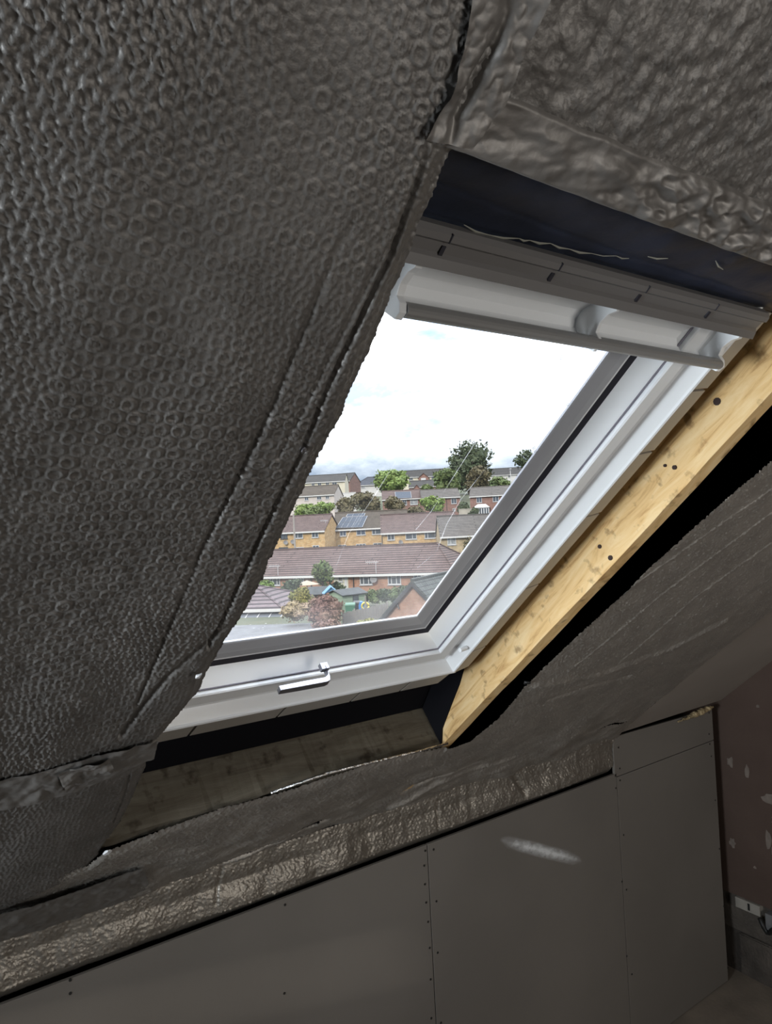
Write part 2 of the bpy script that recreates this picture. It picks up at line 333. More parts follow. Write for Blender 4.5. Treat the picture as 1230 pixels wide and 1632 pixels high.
me = MB().poly([(a0[0], YK-.0006, a0[1]-hw), (a1[0], YK-.0006, a1[1]-hw*1.1), (a1[0], YK-.0006, a1[1]+hw), (a0[0], YK-.0006, a0[1]+hw)]).mesh('sun_glint')
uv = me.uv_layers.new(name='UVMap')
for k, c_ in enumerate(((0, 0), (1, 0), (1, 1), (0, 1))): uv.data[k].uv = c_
sm = link('sun_glint', me, glint_mat(), wf); sm['label'] = 'pale streak of sunlight painted on the middle board'

# sloping plasterboard at the right end of the roof
uc = on_roof(1100, 1080, HFOIL)[0]
cb = MB(); cb.hexa([(2.672, RIDGE_S, HFOIL), (XW+.10, RIDGE_S, HFOIL), (XW+.10, 2.195, HFOIL), (2.69, 2.195, HFOIL), (2.672, RIDGE_S, HFOIL+.0125), (XW+.10, RIDGE_S, HFOIL+.0125), (XW+.10, 2.195, HFOIL+.0125), (2.69, 2.195, HFOIL+.0125)])
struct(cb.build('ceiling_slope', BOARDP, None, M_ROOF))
# end wall: plaster above, bare blockwork below
wr = struct(empty('wall_right', Matrix.Translation((XW, 0, 0)) @ Matrix.Rotation(math.radians(-2.2), 4, 'Z')))
zpl = CAMZ-1.952
MB().prism(gable(0, zpl), (.12, 0, 0)).build('plaster_coat', PLASTER, wr)
blk_me = MB().box(0, 0, 0, .1, .432, .207).mesh('block')
bm = bmesh.new(); bm.from_mesh(blk_me); bmesh.ops.bevel(bm, geom=list(bm.edges), offset=.006, segments=2, affect='EDGES'); bm.to_mesh(blk_me); bm.free(); blk_me.materials.append(BLOCK)
for row in range(2):
    for k in range(9):
        o = bpy.data.objects.new('block', blk_me); C.objects.link(o); o.parent = wr; o.location = (.022+random.uniform(-.004, .004), YK-.02-.44*(k+1)+(.2 if row else .02), .004+.215*row)
MB().box(.035, -4.3, 0, .10, 2.55, zpl).build('mortar', mat('dark mortar', (.05, .042, .036), .95, bump=.4, bs=40), wr)
pm = MB()
def wall_patch(cx, cz, w, h, k):
    rr = random.Random(k); pts = []
    for i in range(12):
        a = i*math.pi/6; q = rr.uniform(.6, 1.15); pts.append((-.0012, cx+math.cos(a)*w*q, cz+math.sin(a)*h*q))
    return pts
def rpt(x, y): r = ray(x, y); t = (XW+.0)/r[0]; return r[1]*t, r[2]*t+CAMZ
for k, (x, y, w, h) in enumerate(((1150, 1220, .018, .03), (1177, 1235, .014, .034), (1215, 1280, .05, .035), (1226, 1315, .03, .025), (1213, 1345, .02, .05), (1225, 1365, .03, .04), (1190, 1390, .008, .008), (1195, 1130, .01, .01), (1153, 1350, .02, .025))):
    yy, zz = rpt(x, y); MB().prism(wall_patch(yy, zz, w, h, k+40), (.003, 0, 0)).build('plaster_patch', PATCH, wr)
# white batten under the plaster, with a clip, and a black cable hanging
y0_, z0_ = rpt(1157, 1437); y1_, z1_ = rpt(1199, 1451)
MB().box(-.012, y1_, zpl-.055, .034, YK-.02, zpl-.004).build('batten', mat('white painted batten', (.30, .28, .25), .6, var=.1, vs=20), wr, bevel=.002)
MB().box(-.014, y0_-.085, zpl-.045, -.011, y0_-.075, zpl-.012).build('clip', SCREW, wr)
bx = MB(); bx.box(-.02, y1_-.42, zpl-.10, .035, y1_-.03, zpl-.02).build('junction_box', mat('grey back box', (.16, .16, .165), .5), wr, bevel=.004)
cabl = []
for k in range(26):
    t = k/25; cabl.append((-.03+.008*math.sin(t*21), y1_-.01-.36*t, zpl-.05-.05*math.sin(t*9)-.03*math.sin(t*23)))
tag(MB().tube(cabl, .011, 8).build('cable', SCREW, None, wr.matrix_world, smooth=True), 'tangled black cable hanging below the red-brown plaster of the end wall', 'cable')
# foam bead along the top of the small board
fo = []
for k in range(30):
    t = k/29; x = 1078+56*t; y = 1152-23*t-2; a, z = wpt(x, y); fo.append((a, YK-.006+random.uniform(-.003, .003), z+random.uniform(-.003, .006)))
tag(MB().tube(fo, [.004+.011*max(0, math.sin((k/29)**1.6*3.0))+random.uniform(-.002, .003) for k in range(30)], 8).build('foam_bead', FOAM, None, M_ROOM, smooth=True), 'yellowish crust of expanding foam along the top of the small wall board in the corner', 'foam')

# ------------------------------------------------------------------ timbers around the opening
def timber(name, bx_, mt, label, wob=.0015):
    (x0, y0, z0, x1, y1, z1) = bx_; lx = x1-x0; ly = y1-y0
    n = 60; V = []; m = MB()
    along = 1 if ly > lx else 0
    for k in range(n+1):
        t = k/n; w = lambda s_: wob*(math.sin(t*17+s_*3)+.6*math.sin(t*43+s_*7)+random.uniform(-.5, .5))
        if along: q = [(x0+w(1), y0+ly*t, z0+w(2)), (x1+w(3), y0+ly*t, z0+w(4)), (x1, y0+ly*t, z1), (x0, y0+ly*t, z1)]
        else: q = [(x0+lx*t, y0+w(1), z0+w(2)), (x0+lx*t, y1+w(3), z0+w(4)), (x0+lx*t, y1, z1), (x0+lx*t, y0, z1)]
        m.v += q
    for k in range(n):
        for j in range(4): m.f.append((4*k+j, 4*k+(j+1) % 4, 4*k+4+(j+1) % 4, 4*k+4+j))
    m.f.append((3, 2, 1, 0)); m.f.append(tuple(4*n+j for j in range(4)))
    return tag(m.build(name, mt, None, M_ROOF, bevel=0), label, 'timber')
RU = 1.394
raf = timber('rafter', (RU, RIDGE_S+.05, HFOIL+.002, RU+.046, 2.15, .812), WOOD, 'long pale pine rafter running up the right side of the roof window')
def kn(s, h, r): return MB().tube([(RU-.0028, s, h), (RU+.004, s, h)], r, 10)
for (x, y, r) in ((956, 871, .005), (973, 889, .006), (1143, 640, .008), (1075, 745, .005), (1060, 742, .0035)):
    q = ray(x, y); t = RU/q[0]; p = q*t; sk = np.array([0, ct, -st]); nn = np.array([0, st, ct]); kn(p@sk, p@nn, r).build('nail_hole', mat('dark hole', (.03, .015, .012), .8), raf)
def rpoly(name, px, uu, mt, parent):
    pts = []
    for x, y in px:
        q = ray(x, y); p = q*(uu/q[0]); pts.append((uu, p@np.array([0, ct, -st]), p@np.array([0, st, ct])))
    return MB().prism(pts, (.003, 0, 0)).build(name, mt, parent)
tim = timber('trimmer', (.392, 1.747, HFOIL+.002, RU-.001, 1.793, .812), WOODD, 'dusty brown timber trimmer lying across the roof below the window')
# black sheet against the rafter's lower end, membrane below the window
mm = MB(); mm.prism([(RU-.006, 1.40, .80), (RU-.006, 1.46, .735), (RU-.006, 1.54, .70), (RU-.006, 1.62, .675), (RU-.006, 1.705, .647), (RU-.006, 1.744, .612), (RU-.006, 1.744, .80)], (.003, 0, 0))
mm.prism([(.40, 1.50, .775), (.40, 1.60, .785), (.40, 1.742, .742), (.40, 1.742, .812), (.40, 1.50, .812)], (RU-.41, 0, 0))
tag(mm.build('membrane', BLACK, None, M_ROOF), 'black membrane packed below the window, black sheet against the foot of the rafter', 'membrane')

# ------------------------------------------------------------------ the roof window
win = struct(empty('window_1', M_ROOF))
CU = 1.15
def rect(u): return (2*CU-u, u, .19+(1.90-u), u+.187)      # left, right, top, bottom in units of DD
def ring(name, prof, mt, parent=win, smooth=False):
    m = MB(); n = len(prof)
    for (u, h) in prof:
        l, r, t, b = rect(u); m.v += [(l*DD, t*DD, h*DD), (r*DD, t*DD, h*DD), (r*DD, b*DD, h*DD), (l*DD, b*DD, h*DD)]
    for k in range(n):
        k2 = (k+1) % n
        for j in range(4): m.f.append((4*k+j, 4*k+(j+1) % 4, 4*k2+(j+1) % 4, 4*k2+j))
    return m.build(name, mt, parent, smooth=smooth)
fr = ring('outer_frame', [(1.725, .992), (1.740, .986), (1.768, .952), (1.771, .946), (1.777, .944), (1.784, .947), (1.788, .955), (1.792, .972), (1.862, .985), (1.862, 1.12), (1.725, 1.12)], UPVC)
# lining groove round the frame, cut by small notches
gm = MB()
def seg(a, b, fix, side):
    o0, o1, ha, hb = 1.786, 1.866, .948, .956
    if side == 'r': gm.hexa([(o0*DD, a, ha*DD), (o1*DD, a, hb*DD+.004), (o1*DD, b, hb*DD+.004), (o0*DD, b, ha*DD), (o0*DD, a, .96*DD), (o1*DD, a, .97*DD), (o1*DD, b, .97*DD), (o0*DD, b, .96*DD)])
    else: gm.hexa([(a, (o0+.187)*DD, ha*DD), (b, (o0+.187)*DD, ha*DD), (b, (o1+.195)*DD, hb*DD+.004), (a, (o1+.195)*DD, hb*DD+.004), (a, (o0+.187)*DD, .96*DD), (b, (o0+.187)*DD, .96*DD), (b, (o1+.195)*DD, .97*DD), (a, (o1+.195)*DD, .97*DD)])
l, r, t, b = rect(1.86)
npx = [(995+14/2.12, 0)]
ns = sorted(on_roof(650+x/2.1207, 540+y/2.1207, .955*DD)[1] for x, y in ((1000, 175), (820, 385), (635, 595), (435, 835), (255, 1045)))
edges = [.25] + ns + [rect(1.788)[3]*DD]
for a, b_ in zip(edges[:-1], edges[1:]): seg(a+.003, b_-.003, 0, 'r')
ns = sorted(on_roof(240+x/3.618, 1020+y/3.618, .955*DD)[0] for x, y in ((215, 575), (730, 455), (1165, 350), (1455, 285)))
edges = [.40] + ns + [1.768*DD]
for a, b_ in zip(edges[:-1], edges[1:]): seg(a+.003, b_-.003, 0, 'b')
gm.build('lining_groove', UPVCSH, win, bevel=.0008)
sash = ring('sash', [(1.608, 1.045), (1.649, .992), (1.656, .992), (1.656, .978), (1.660, .974), (1.702, .972), (1.707, .977), (1.709, 1.05), (1.68, 1.10), (1.59, 1.10), (1.59, 1.052)], UPVC)
ring('sash_seal', [(1.649, .9915), (1.656, .9915), (1.656, .9890), (1.649, .9890)], mat('purple grey seal', (.20, .19, .23), .5))
ring('gasket', [(1.530, 1.064), (1.534, 1.061), (1.560, 1.052), (1.565, 1.050), (1.586, 1.049), (1.592, 1.051), (1.596, 1.056), (1.596, 1.070), (1.530, 1.070)], mat('grey glazing gasket', (.40, .41, .44), .4))
ring('glazing_gap', [(1.5965, 1.0490), (1.612, 1.0400), (1.612, 1.050), (1.597, 1.058)], DARKG)
def glass_mat():
    m = bpy.data.materials.new('window glass with a film of dust'); m.use_nodes = True; t = m.node_tree; K = t.links.new; t.nodes.remove(t.nodes['Principled BSDF'])
    tr = t.nodes.new('ShaderNodeBsdfTransparent'); tr.inputs[0].default_value = (.97, .985, .98, 1)
    gl = t.nodes.new('ShaderNodeBsdfGlossy'); gl.inputs['Roughness'].default_value = .02
    di = t.nodes.new('ShaderNodeBsdfTranslucent'); di.inputs[0].default_value = (.9, .9, .9, 1)
    lw = t.nodes.new('ShaderNodeLayerWeight'); pw = t.nodes.new('ShaderNodeMath'); pw.operation = 'POWER'; pw.inputs[1].default_value = 5; lw.inputs[0].default_value = .5; K(lw.outputs['Facing'], pw.inputs[0])
    fz = t.nodes.new('ShaderNodeMapRange'); fz.inputs[3].default_value = .035; fz.inputs[4].default_value = .6; K(pw.outputs[0], fz.inputs[0])
    m1 = t.nodes.new('ShaderNodeMixShader'); K(fz.outputs[0], m1.inputs[0]); K(tr.outputs[0], m1.inputs[1]); K(gl.outputs[0], m1.inputs[2])
    c = t.nodes.new('ShaderNodeTexCoord'); s = t.nodes.new('ShaderNodeSeparateXYZ'); K(c.outputs['Object'], s.inputs[0])
    n = t.nodes.new('ShaderNodeTexNoise'); n.inputs['Scale'].default_value = 5; n.inputs['Detail'].default_value = 6; K(c.outputs['Object'], n.inputs['Vector'])
    a = t.nodes.new('ShaderNodeMapRange'); a.inputs[1].default_value = .80; a.inputs[2].default_value = 1.30; a.inputs[3].default_value = .01; a.inputs[4].default_value = .085; K(s.outputs['Y'], a.inputs[0])
    q = t.nodes.new('ShaderNodeMapRange'); q.inputs[1].default_value = .35; q.inputs[2].default_value = .70; q.inputs[3].default_value = .15; q.inputs[4].default_value = 1.1; K(n.outputs['Fac'], q.inputs[0])
    p = t.nodes.new('ShaderNodeMath'); p.operation = 'MULTIPLY'; K(a.outputs[0], p.inputs[0]); K(q.outputs[0], p.inputs[1])
    m2 = t.nodes.new('ShaderNodeMixShader'); K(p.outputs[0], m2.inputs[0]); K(m1.outputs[0], m2.inputs[1]); K(di.outputs[0], m2.inputs[2])
    K(m2.outputs[0], t.nodes['Material Output'].inputs[0]); return m
l, r, t, b = rect(1.545); HG = 1.065*DD
pane = MB().poly([(l*DD, t*DD, HG), (r*DD, t*DD, HG), (r*DD, b*DD, HG), (l*DD, b*DD, HG)]).build('glass_pane', glass_mat(), win)
def streak_mat():
    m = bpy.data.materials.new('dried water streak'); m.use_nodes = True; t = m.node_tree; b_ = t.nodes['Principled BSDF']; b_.inputs['Base Color'].default_value = (.9, .9, .9, 1); b_.inputs['Alpha'].default_value = .45
    b_.inputs['Transmission Weight'].default_value = 0; b_.inputs['Roughness'].default_value = .9; b_.inputs['Subsurface Weight'].default_value = 0
    tl = t.nodes.new('ShaderNodeBsdfTranslucent'); tl.inputs[0].default_value = (.95, .95, .95, 1); tp = t.nodes.new('ShaderNodeBsdfTransparent'); mx = t.nodes.new('ShaderNodeMixShader')
    c = t.nodes.new('ShaderNodeTexCoord'); n = t.nodes.new('ShaderNodeTexNoise'); n.inputs['Scale'].default_value = 14; t.links.new(c.outputs['Object'], n.inputs['Vector'])
    r_ = t.nodes.new('ShaderNodeMapRange'); r_.inputs[1].default_value = .42; r_.inputs[2].default_value = .66; r_.inputs[3].default_value = .02; r_.inputs[4].default_value = .16; t.links.new(n.outputs['Fac'], r_.inputs[0])
    t.links.new(r_.outputs[0], mx.inputs[0]); t.links.new(tp.outputs[0], mx.inputs[1]); t.links.new(tl.outputs[0], mx.inputs[2]); t.links.new(mx.outputs[0], t.nodes['Material Output'].inputs[0]); return m
STK = streak_mat()
for pl in ([(661, 686), (600, 785), (556, 850), (527, 925)], [(772, 682), (732, 745), (687, 815), (662, 845)], [(820, 690), (735, 795), (712, 835), (695, 880), (665, 905)]):
    q = [on_roof(x, y, HG-.001) for x, y in pl]; m = MB()
    for (a, b_) in zip(q[:-1], q[1:]):
        d = Vector((b_[0]-a[0], b_[1]-a[1])); nrm = Vector((-d.y, d.x)).normalized()*.0011
        m.poly([(a[0]-nrm.x, a[1]-nrm.y, HG-.001), (b_[0]-nrm.x, b_[1]-nrm.y, HG-.001), (b_[0]+nrm.x, b_[1]+nrm.y, HG-.001), (a[0]+nrm.x, a[1]+nrm.y, HG-.001)])
    m.build('water_streak', STK, win)
dm = MB()
for (x, y) in ((905, 645), (895, 568), (893, 574), (851, 714), (853, 719)):
    a, b_ = on_roof(x, y, HG-.001); dm.tube([(a+.004*math.cos(w), b_+.0025*math.sin(w), HG-.001) for w in (0, 1, 2, 3, 4, 5)], .0004, 5)
dm.build('grit', mat('grit', (.15, .15, .16), .6), win)['kind'] = 'stuff'
# vent hood at the head of the sash
HK = .975
hood = MB(); UL, UR, UM = .765*HK, 1.795*HK, 1.30*HK
arc = [(.418, .952), (.424, .968), (.436, .992), (.455, 1.014), (.478, 1.026), (.500, 1.026), (.516, 1.014), (.523, .994), (.522, .972)]
arc = [(a*HK, b*HK) for a, b in arc]
def strip_ext(m, prof, thick=.006):
    n = len(prof); out = []
    for k in range(n):
        a = Vector(prof[max(k-1, 0)]); b_ = Vector(prof[min(k+1, n-1)]); t_ = (b_-a).normalized(); nn = Vector((t_.y, -t_.x)); out.append((prof[k][0]+nn.x*thick, prof[k][1]+nn.y*thick))
    loop = list(prof)+out[::-1]
    m.prism([(UL*DD, s_*DD, h_*DD) for s_, h_ in loop], ((UR-UL)*DD, 0, 0))
strip_ext(hood, arc, -.006)
hd = hood.build('vent_hood', UPVC, win)
for p in hd.data.polygons: p.use_smooth = False
bar = MB(); bc = (.510*HK, .950*HK); pr = []
for k in range(16):
    w = 2*math.pi*k/16; pr.append((bc[0]+.0145*math.cos(w)+.004*math.sin(w), bc[1]+.020*math.sin(w)))
bar.prism([((UL+.004)*DD, s_*DD, h_*DD) for s_, h_ in pr], ((UR-UL-.008)*DD, 0, 0)); bar.build('grip_bar', mat('shaded satin bar', (.26, .26, .26), .4), hd, smooth=False)  # grey carries the shade of the bar's downward face
capp = [(.414, .950), (.420, .985), (.440, 1.020), (.478, 1.040), (.508, 1.036), (.530, 1.010), (.532, .970), (.524, .936), (.506, .932), (.494, .944), (.490, .960), (.470, .966), (.444, .960), (.428, .948)]
capp = [(a*HK, b*HK) for a, b in capp]
for (u_, w_) in ((UL-.012, .016), (UM-.005, .010), (UR-.006, .016)):
    MB().prism([(u_*DD, s_*DD, h_*DD) for s_, h_ in capp], (w_*DD, 0, 0)).build('end_cap' if u_ != UM-.005 else 'divider', UPVC, hd, bevel=.001)
# head trim above the hood, a grey extrusion with small notches
HTR = mat('grey head extrusion', (.17, .165, .165), .4)
pf = [(a*.968, b*.968) for a, b in [(.352, .956), (.360, .947), (.372, .946), (.378, .955), (.398, .957), (.404, .950), (.422, .944), (.424, .956), (.352, .975)]]
HX0, HX1 = .58*DD, 1.786*DD
ht = MB().prism([(HX0, s_*DD, h_*DD) for s_, h_ in pf], (HX1-HX0, 0, 0)).build('head_trim', HTR, win)
for a in [on_roof(600+x/1.952, 200+y/1.952, .92*DD)[0] for x, y in ((212, 382), (552, 465), (820, 535), (1034, 590))]:
    MB().box(a-.003, .371*DD, .9225*DD, a+.003, .388*DD, .93*DD).build('notch', DARKG, ht)
    MB().box(a-.0008, .346*DD, .9145*DD, a+.0008, .362*DD, .93*DD).build('seam', DARKG, ht)
# handle
hn = MB(); hh = .91*DD
def hp(x, y, h=hh): a, b_ = on_roof(x, y, h); return (a, b_, h)
p0 = hp(444, 1100); p1 = hp(520, 1086); e0 = Vector(p0); e1 = Vector(p1); dx = (e1-e0).normalized(); dn = Vector((0, 0, 1)); ds = dn.cross(dx)
def sq(c, hw_, hh_): return [c+ds*hw_+dn*hh_, c+ds*hw_-dn*hh_, c-ds*hw_-dn*hh_, c-ds*hw_+dn*hh_]
path = [(e0, .0085, .006), (e0.lerp(e1, .5), .0095, .0065), (e1-dx*.004, .0095, .0065), (e1+dx*.006+dn*.004, .0095, .0075), (e1+dx*.009+dn*.014, .009, .009), (e1+dx*.009+dn*.028, .009, .009)]
for c_, a_, b_ in path: hn.v += [tuple(q) for q in sq(c_, a_, b_)]
for k in range(len(path)-1):
    for j in range(4): hn.f.append((4*k+j, 4*k+(j+1) % 4, 4*k+4+(j+1) % 4, 4*k+4+j))
hn.f.append((3, 2, 1, 0)); n_ = 4*(len(path)-1); hn.f.append((n_, n_+1, n_+2, n_+3))
hd2 = hn.build('handle', STEEL, win, bevel=.0022)
bs_ = e1+dx*.009; rs = MB().box(bs_.x-.010, bs_.y-.007, bs_.z+.027, bs_.x+.010, bs_.y+.007, .973*DD); rs.build('handle_base', STEEL, hd2, bevel=.002)
a, b_ = on_roof(734.5, 1036, .955*DD); MB().tube([(a-.004, b_, .955*DD), (a+.02, b_, .96*DD)], .006, 14).build('screw_cap', UPVC, win, bevel=.0008)

# ------------------------------------------------------------------ foil sheets
def near_h(U, S): return HFOIL-.006+.010*vnoise(U, S, 3.2, 1.6, 21)
# near sheet at the left of the window, its cut edge hanging over the opening
epx = [(740, 190), (715, 235), (690, 300), (664, 370), (640, 430), (612, 502), (590, 552), (562, 618), (540, 668), (503, 745), (470, 812), (440, 878), (415, 930), (390, 975), (350, 1042), (318, 1108), (275, 1155), (243, 1192), (225, 1245), (200, 1300), (165, 1355), (152, 1375), (90, 1405), (0, 1445)]
edge = [on_roof(x, y, HFOIL) for x, y in epx]
def roofline(px): return [on_roof(x, y, HFOIL) for x, y in px]
cA = roofline([(668, 240), (648, 310), (616, 400), (572, 494), (537, 566), (505, 640), (478, 716), (445, 785), (400, 880), (352, 985), (330, 1030)])
cB = roofline([(560, 330), (523, 400), (484, 503), (453, 576), (429, 640), (380, 750), (320, 872), (262, 1010), (215, 1120)])
cC = roofline([(590, 420), (560, 480), (520, 560), (480, 640), (440, 720)])
cD = roofline([(352, 1000), (300, 1042), (262, 1075), (215, 1135), (190, 1170)])
cE = roofline([(205, 1232), (195, 1270), (178, 1310)])
un, sn = .0024, .0026
uu = np.concatenate([np.arange(-.70, -.02, .006), np.arange(-.02, .53, un)])
ss_ = np.concatenate([np.arange(-.50, .0, .006), np.arange(0, 1.0, sn), np.arange(1.0, 1.98, .0034)])
U, S = np.meshgrid(uu, ss_, indexing='ij')
ue = interp_edge(edge, 1, S) + .0016*vnoise(S, S*0, 90, 1, 5) + .003*vnoise(S, S*0, 28, 1, 6)
ue = np.where(S < edge[1][1], np.maximum(ue, .470), ue)
relief = bubbles(U, S, .0205, .0033, 3, 1.3)*(.85+.4*vnoise(U, S, 6, 4, 24))
fade = np.clip((S-.05)/.1, .55, 1)
h = near_h(U, S) - relief + .0025*vnoise(U, S, 12, 5, 22)
h += groove(U, S, cA, .0027, .016)*np.clip((S-.12)/.10, 0, 1)*(.8+.3*vnoise(U, S, 3, 9, 26)) + groove(U, S, cB, .0030, .008)*np.clip((S-.20)/.22, 0, 1)*(.8+.5*vnoise(U, S, 3, 9, 27)) + groove(U, S, cC, .003, .003) + groove(U, S, cD, .005, .009) + groove(U, S, cE, .003, .004)
dist = ue-U
h += .012*np.exp(-(np.clip(dist, 0, 1)/.016)**2)              # the free edge curls outward
U2 = np.where(U > ue, ue, U)
P = np.stack([U2, S, h], -1); mask = (U <= ue+.0022)
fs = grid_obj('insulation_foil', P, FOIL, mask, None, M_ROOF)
tag(fs, 'large near sheet of silver bubble foil, its cut edge hanging over the window', 'insulation')

# sheet above the window
uu = np.arange(.46, 2.66, .0034); ss_ = np.arange(-.40, .108, .0034); U, S = np.meshgrid(uu, ss_, indexing='ij')
h = HFOIL-.005 - bubbles(U, S, .0150, .0030, 8, .5) + .003*vnoise(U, S, 7, 7, 31) - .0022*vnoise(U, S, 75, 75, 35)
tag(grid_obj('insulation_foil', np.stack([U, S, h], -1), FOIL, None, None, M_ROOF), 'crinkled silver bubble foil sheet on the slope above the window', 'insulation')
# tape along the head of the opening
te = [on_roof(x, y, HFOIL) for x, y in ((668, 205), (785, 142), (880, 178), (985, 225), (1090, 268), (1200, 312), (1230, 322))]
be = [on_roof(x, y, HFOIL) for x, y in ((664, 216), (715, 234), (880, 297), (1000, 340), (1130, 388), (1230, 424))]
uu = np.arange(be[0][0], 1.75, .0028); vv = np.linspace(0, 1, 46); U, Vv = np.meshgrid(uu, vv, indexing='ij')
top = np.interp(U, [p[0] for p in te], [p[1] for p in te]); bot = np.interp(U, [p[0] for p in be], [p[1] for p in be])
top = top+.002*vnoise(U, U*0, 25, 1, 61); S = top+(bot-top)*Vv
cr = np.abs(fbm(U*1.0+S*1.4, S*1.8-U*.3, 9, 41, 4))
h = HFOIL-.013 - .0075*(cr-.3)*np.clip(Vv*3, .2, 1)*np.clip(.5+.8*(U-.45), .5, 1.2) + .014*np.clip((Vv-.93)/.07, 0, 1)**2 + .003*np.clip((.06-Vv)/.06, 0, 1)
h -= .006*(1-np.abs(fbm(U*1.0+S*.8, S*1.6-U*.5, 21, 45, 3))*1.6)*np.clip((U-.55)/.3, .15, 1)*np.clip((1-Vv)*8, 0, 1)*np.clip(Vv*8, 0, 1)
tag(grid_obj('foil_tape', np.stack([U, S, h], -1), TAPE, None, None, M_ROOF), 'wide crumpled strip of foil tape along the top edge of the window opening', 'tape')
# tape over the seam between the two sheets
def tape_strip(px_l, px_r, n, m_, amp, seed, lift, label, crk=22):
    a = roofline(px_l); b_ = roofline(px_r); t_ = np.linspace(0, 1, n); ta = np.linspace(0, 1, len(a)); tb = np.linspace(0, 1, len(b_))
    A = np.stack([np.interp(t_, ta, [p[k] for p in a]) for k in (0, 1)], -1); B = np.stack([np.interp(t_, tb, [p[k] for p in b_]) for k in (0, 1)], -1)
    w = np.linspace(0, 1, m_)[None, :, None]; Q = A[:, None, :]*(1-w)+B[:, None, :]*w
    hh_ = near_h(Q[..., 0], Q[..., 1])-lift - amp*np.abs(fbm(Q[..., 0], Q[..., 1], crk, seed, 4))
    hh_ += amp*2.2*np.exp(-((w[..., 0]-.42-.1*np.sin(t_[:, None]*7))/.10)**2)*np.clip(np.sin(t_*3.0), 0, 1)[:, None] if seed == 71 else 0
    return tag(grid_obj('foil_tape', np.dstack([Q, hh_]), TAPE, None, None, M_ROOF), label, 'tape')
tape_strip([(740, -60), (722, 60), (700, 140), (660, 205)], [(870, -60), (822, 60), (790, 150), (735, 222)], 110, 60, .005, 71, .008, 'smooth foil tape over the seam between the near sheet and the upper sheet')
tape_strip([(-60, 1236), (60, 1215), (150, 1190), (250, 1172)], [(-60, 1285), (60, 1262), (150, 1235), (243, 1200)], 120, 40, .004, 75, .006, 'creased foil tape band across the near sheet, below left of the window')
tape_strip([(88, 1214), (130, 1200), (170, 1192)], [(102, 1240), (140, 1226), (180, 1212)], 80, 36, .007, 77, .010, 'short bright crumpled patch of foil tape on the band at lower left')

tape_strip([(-80, 1455), (60, 1422), (150, 1396), (225, 1372)], [(-80, 1500), (60, 1466), (160, 1438), (240, 1412)], 120, 40, .004, 79, .014, 'smooth foil tape joining the near sheet to the sheet across the slope, lower left')

# lower sheet: below the window, round to the right of the rafter
rpx = [(1300, 655), (1230, 722), (1150, 790), (1060, 872), (990, 938), (900, 1020), (830, 1090), (790, 1140), (746, 1176), (715, 1187)]
re_ = [on_roof(x, y, HFOIL) for x, y in rpx]
tpx = [(-400, 1540), (0, 1425), (100, 1385), (140, 1370), (165, 1350), (250, 1318), (350, 1284), (450, 1258), (560, 1222), (640, 1200), (715, 1186)]
tt = [on_roof(x, y, HFOIL) for x, y in tpx]
g = .0034
uu = np.arange(-.70, 2.683, g); ss_ = np.arange(.112, 2.225, g); U, S = np.meshgrid(uu, ss_, indexing='ij')
uedge = interp_edge(re_, 1, S)+.002*vnoise(S, S*0, 60, 1, 15)+.004*vnoise(S, S*0, 18, 1, 16)
sedge = interp_edge(tt, 0, U)
mask = ((U > uedge) & (S <= 1.80)) | ((S > sedge)); mask &= ~((S < sedge) & (U < uedge))
h = HFOIL-.004 - bubbles(U, S, .0130, .0034, 13, 1.2)
low = np.clip((S-1.78)/.25, 0, 1)
h += .010*vnoise(U, S, 2.2, 2.5, 81)-.006 + low*(.012*fbm(U, S*1.8, 5, 85, 3))
for px, w_, d_ in (([(175, 1440), (240, 1420), (330, 1380), (440, 1340), (500, 1315)], .006, .02), ([(140, 1452), (230, 1432), (330, 1398), (400, 1362)], .006, .016), ([(620, 1280), (700, 1243), (770, 1220), (830, 1202)], .012, -.010), ([(640, 1262), (690, 1240), (760, 1215)], .008, .010),
                  ([(850, 1085), (960, 1065), (1060, 1030), (1150, 985)], .018, -.008), ([(870, 1110), (930, 1090), (1000, 1075)], .01, .006), ([(860, 1050), (1000, 930), (1230, 770)], .004, -.003), ([(900, 1060), (1040, 950), (1230, 810)], .004, -.003), ([(980, 1050), (1100, 950), (1230, 860)], .004, -.003)):
    h += groove(U, S, roofline(px), w_, d_)
h += .008*np.exp(-(np.clip(S-sedge, 0, 9)/.02)**2)*(U < 1.4)
for px, w_ in (([(150, 1452), (240, 1420), (330, 1381), (440, 1335)], .007), ([(330, 1392), (390, 1362)], .005), ([(470, 1322), (520, 1306)], .006), ([(932, 1168), (975, 1152), (1010, 1146)], .007)):
    pl_ = roofline(px); g_ = groove(U, S, pl_, w_, 1.0); x0_, x1_ = pl_[0][0], pl_[-1][0]; tp = np.clip(4*(U-x0_)/(x1_-x0_), 0, 1)*np.clip(4*(x1_-U)/(x1_-x0_), 0, 1)
    h += .006*g_; mask &= ~(g_*tp > .55)
P = np.stack([U, S, h], -1)
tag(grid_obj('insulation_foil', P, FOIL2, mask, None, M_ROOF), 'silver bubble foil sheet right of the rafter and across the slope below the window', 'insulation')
# shiny turned edge of the foil on the trimmer
hl = roofline([(430, 1262), (520, 1232), (600, 1210), (660, 1197), (712, 1184)])
tag(MB().tube([(a, b_-.002, HFOIL-.004+.002*math.sin(k*2.1)) for k, (a, b_) in enumerate(hl)], .0042, 6).build('foil_tape', mat('bright foil edge', (.8, .8, .8), .25, 1.0, bump=.6, bs=60), None, M_ROOF, smooth=True), 'thin bright folded edge of foil along the trimmer below the window', 'tape')
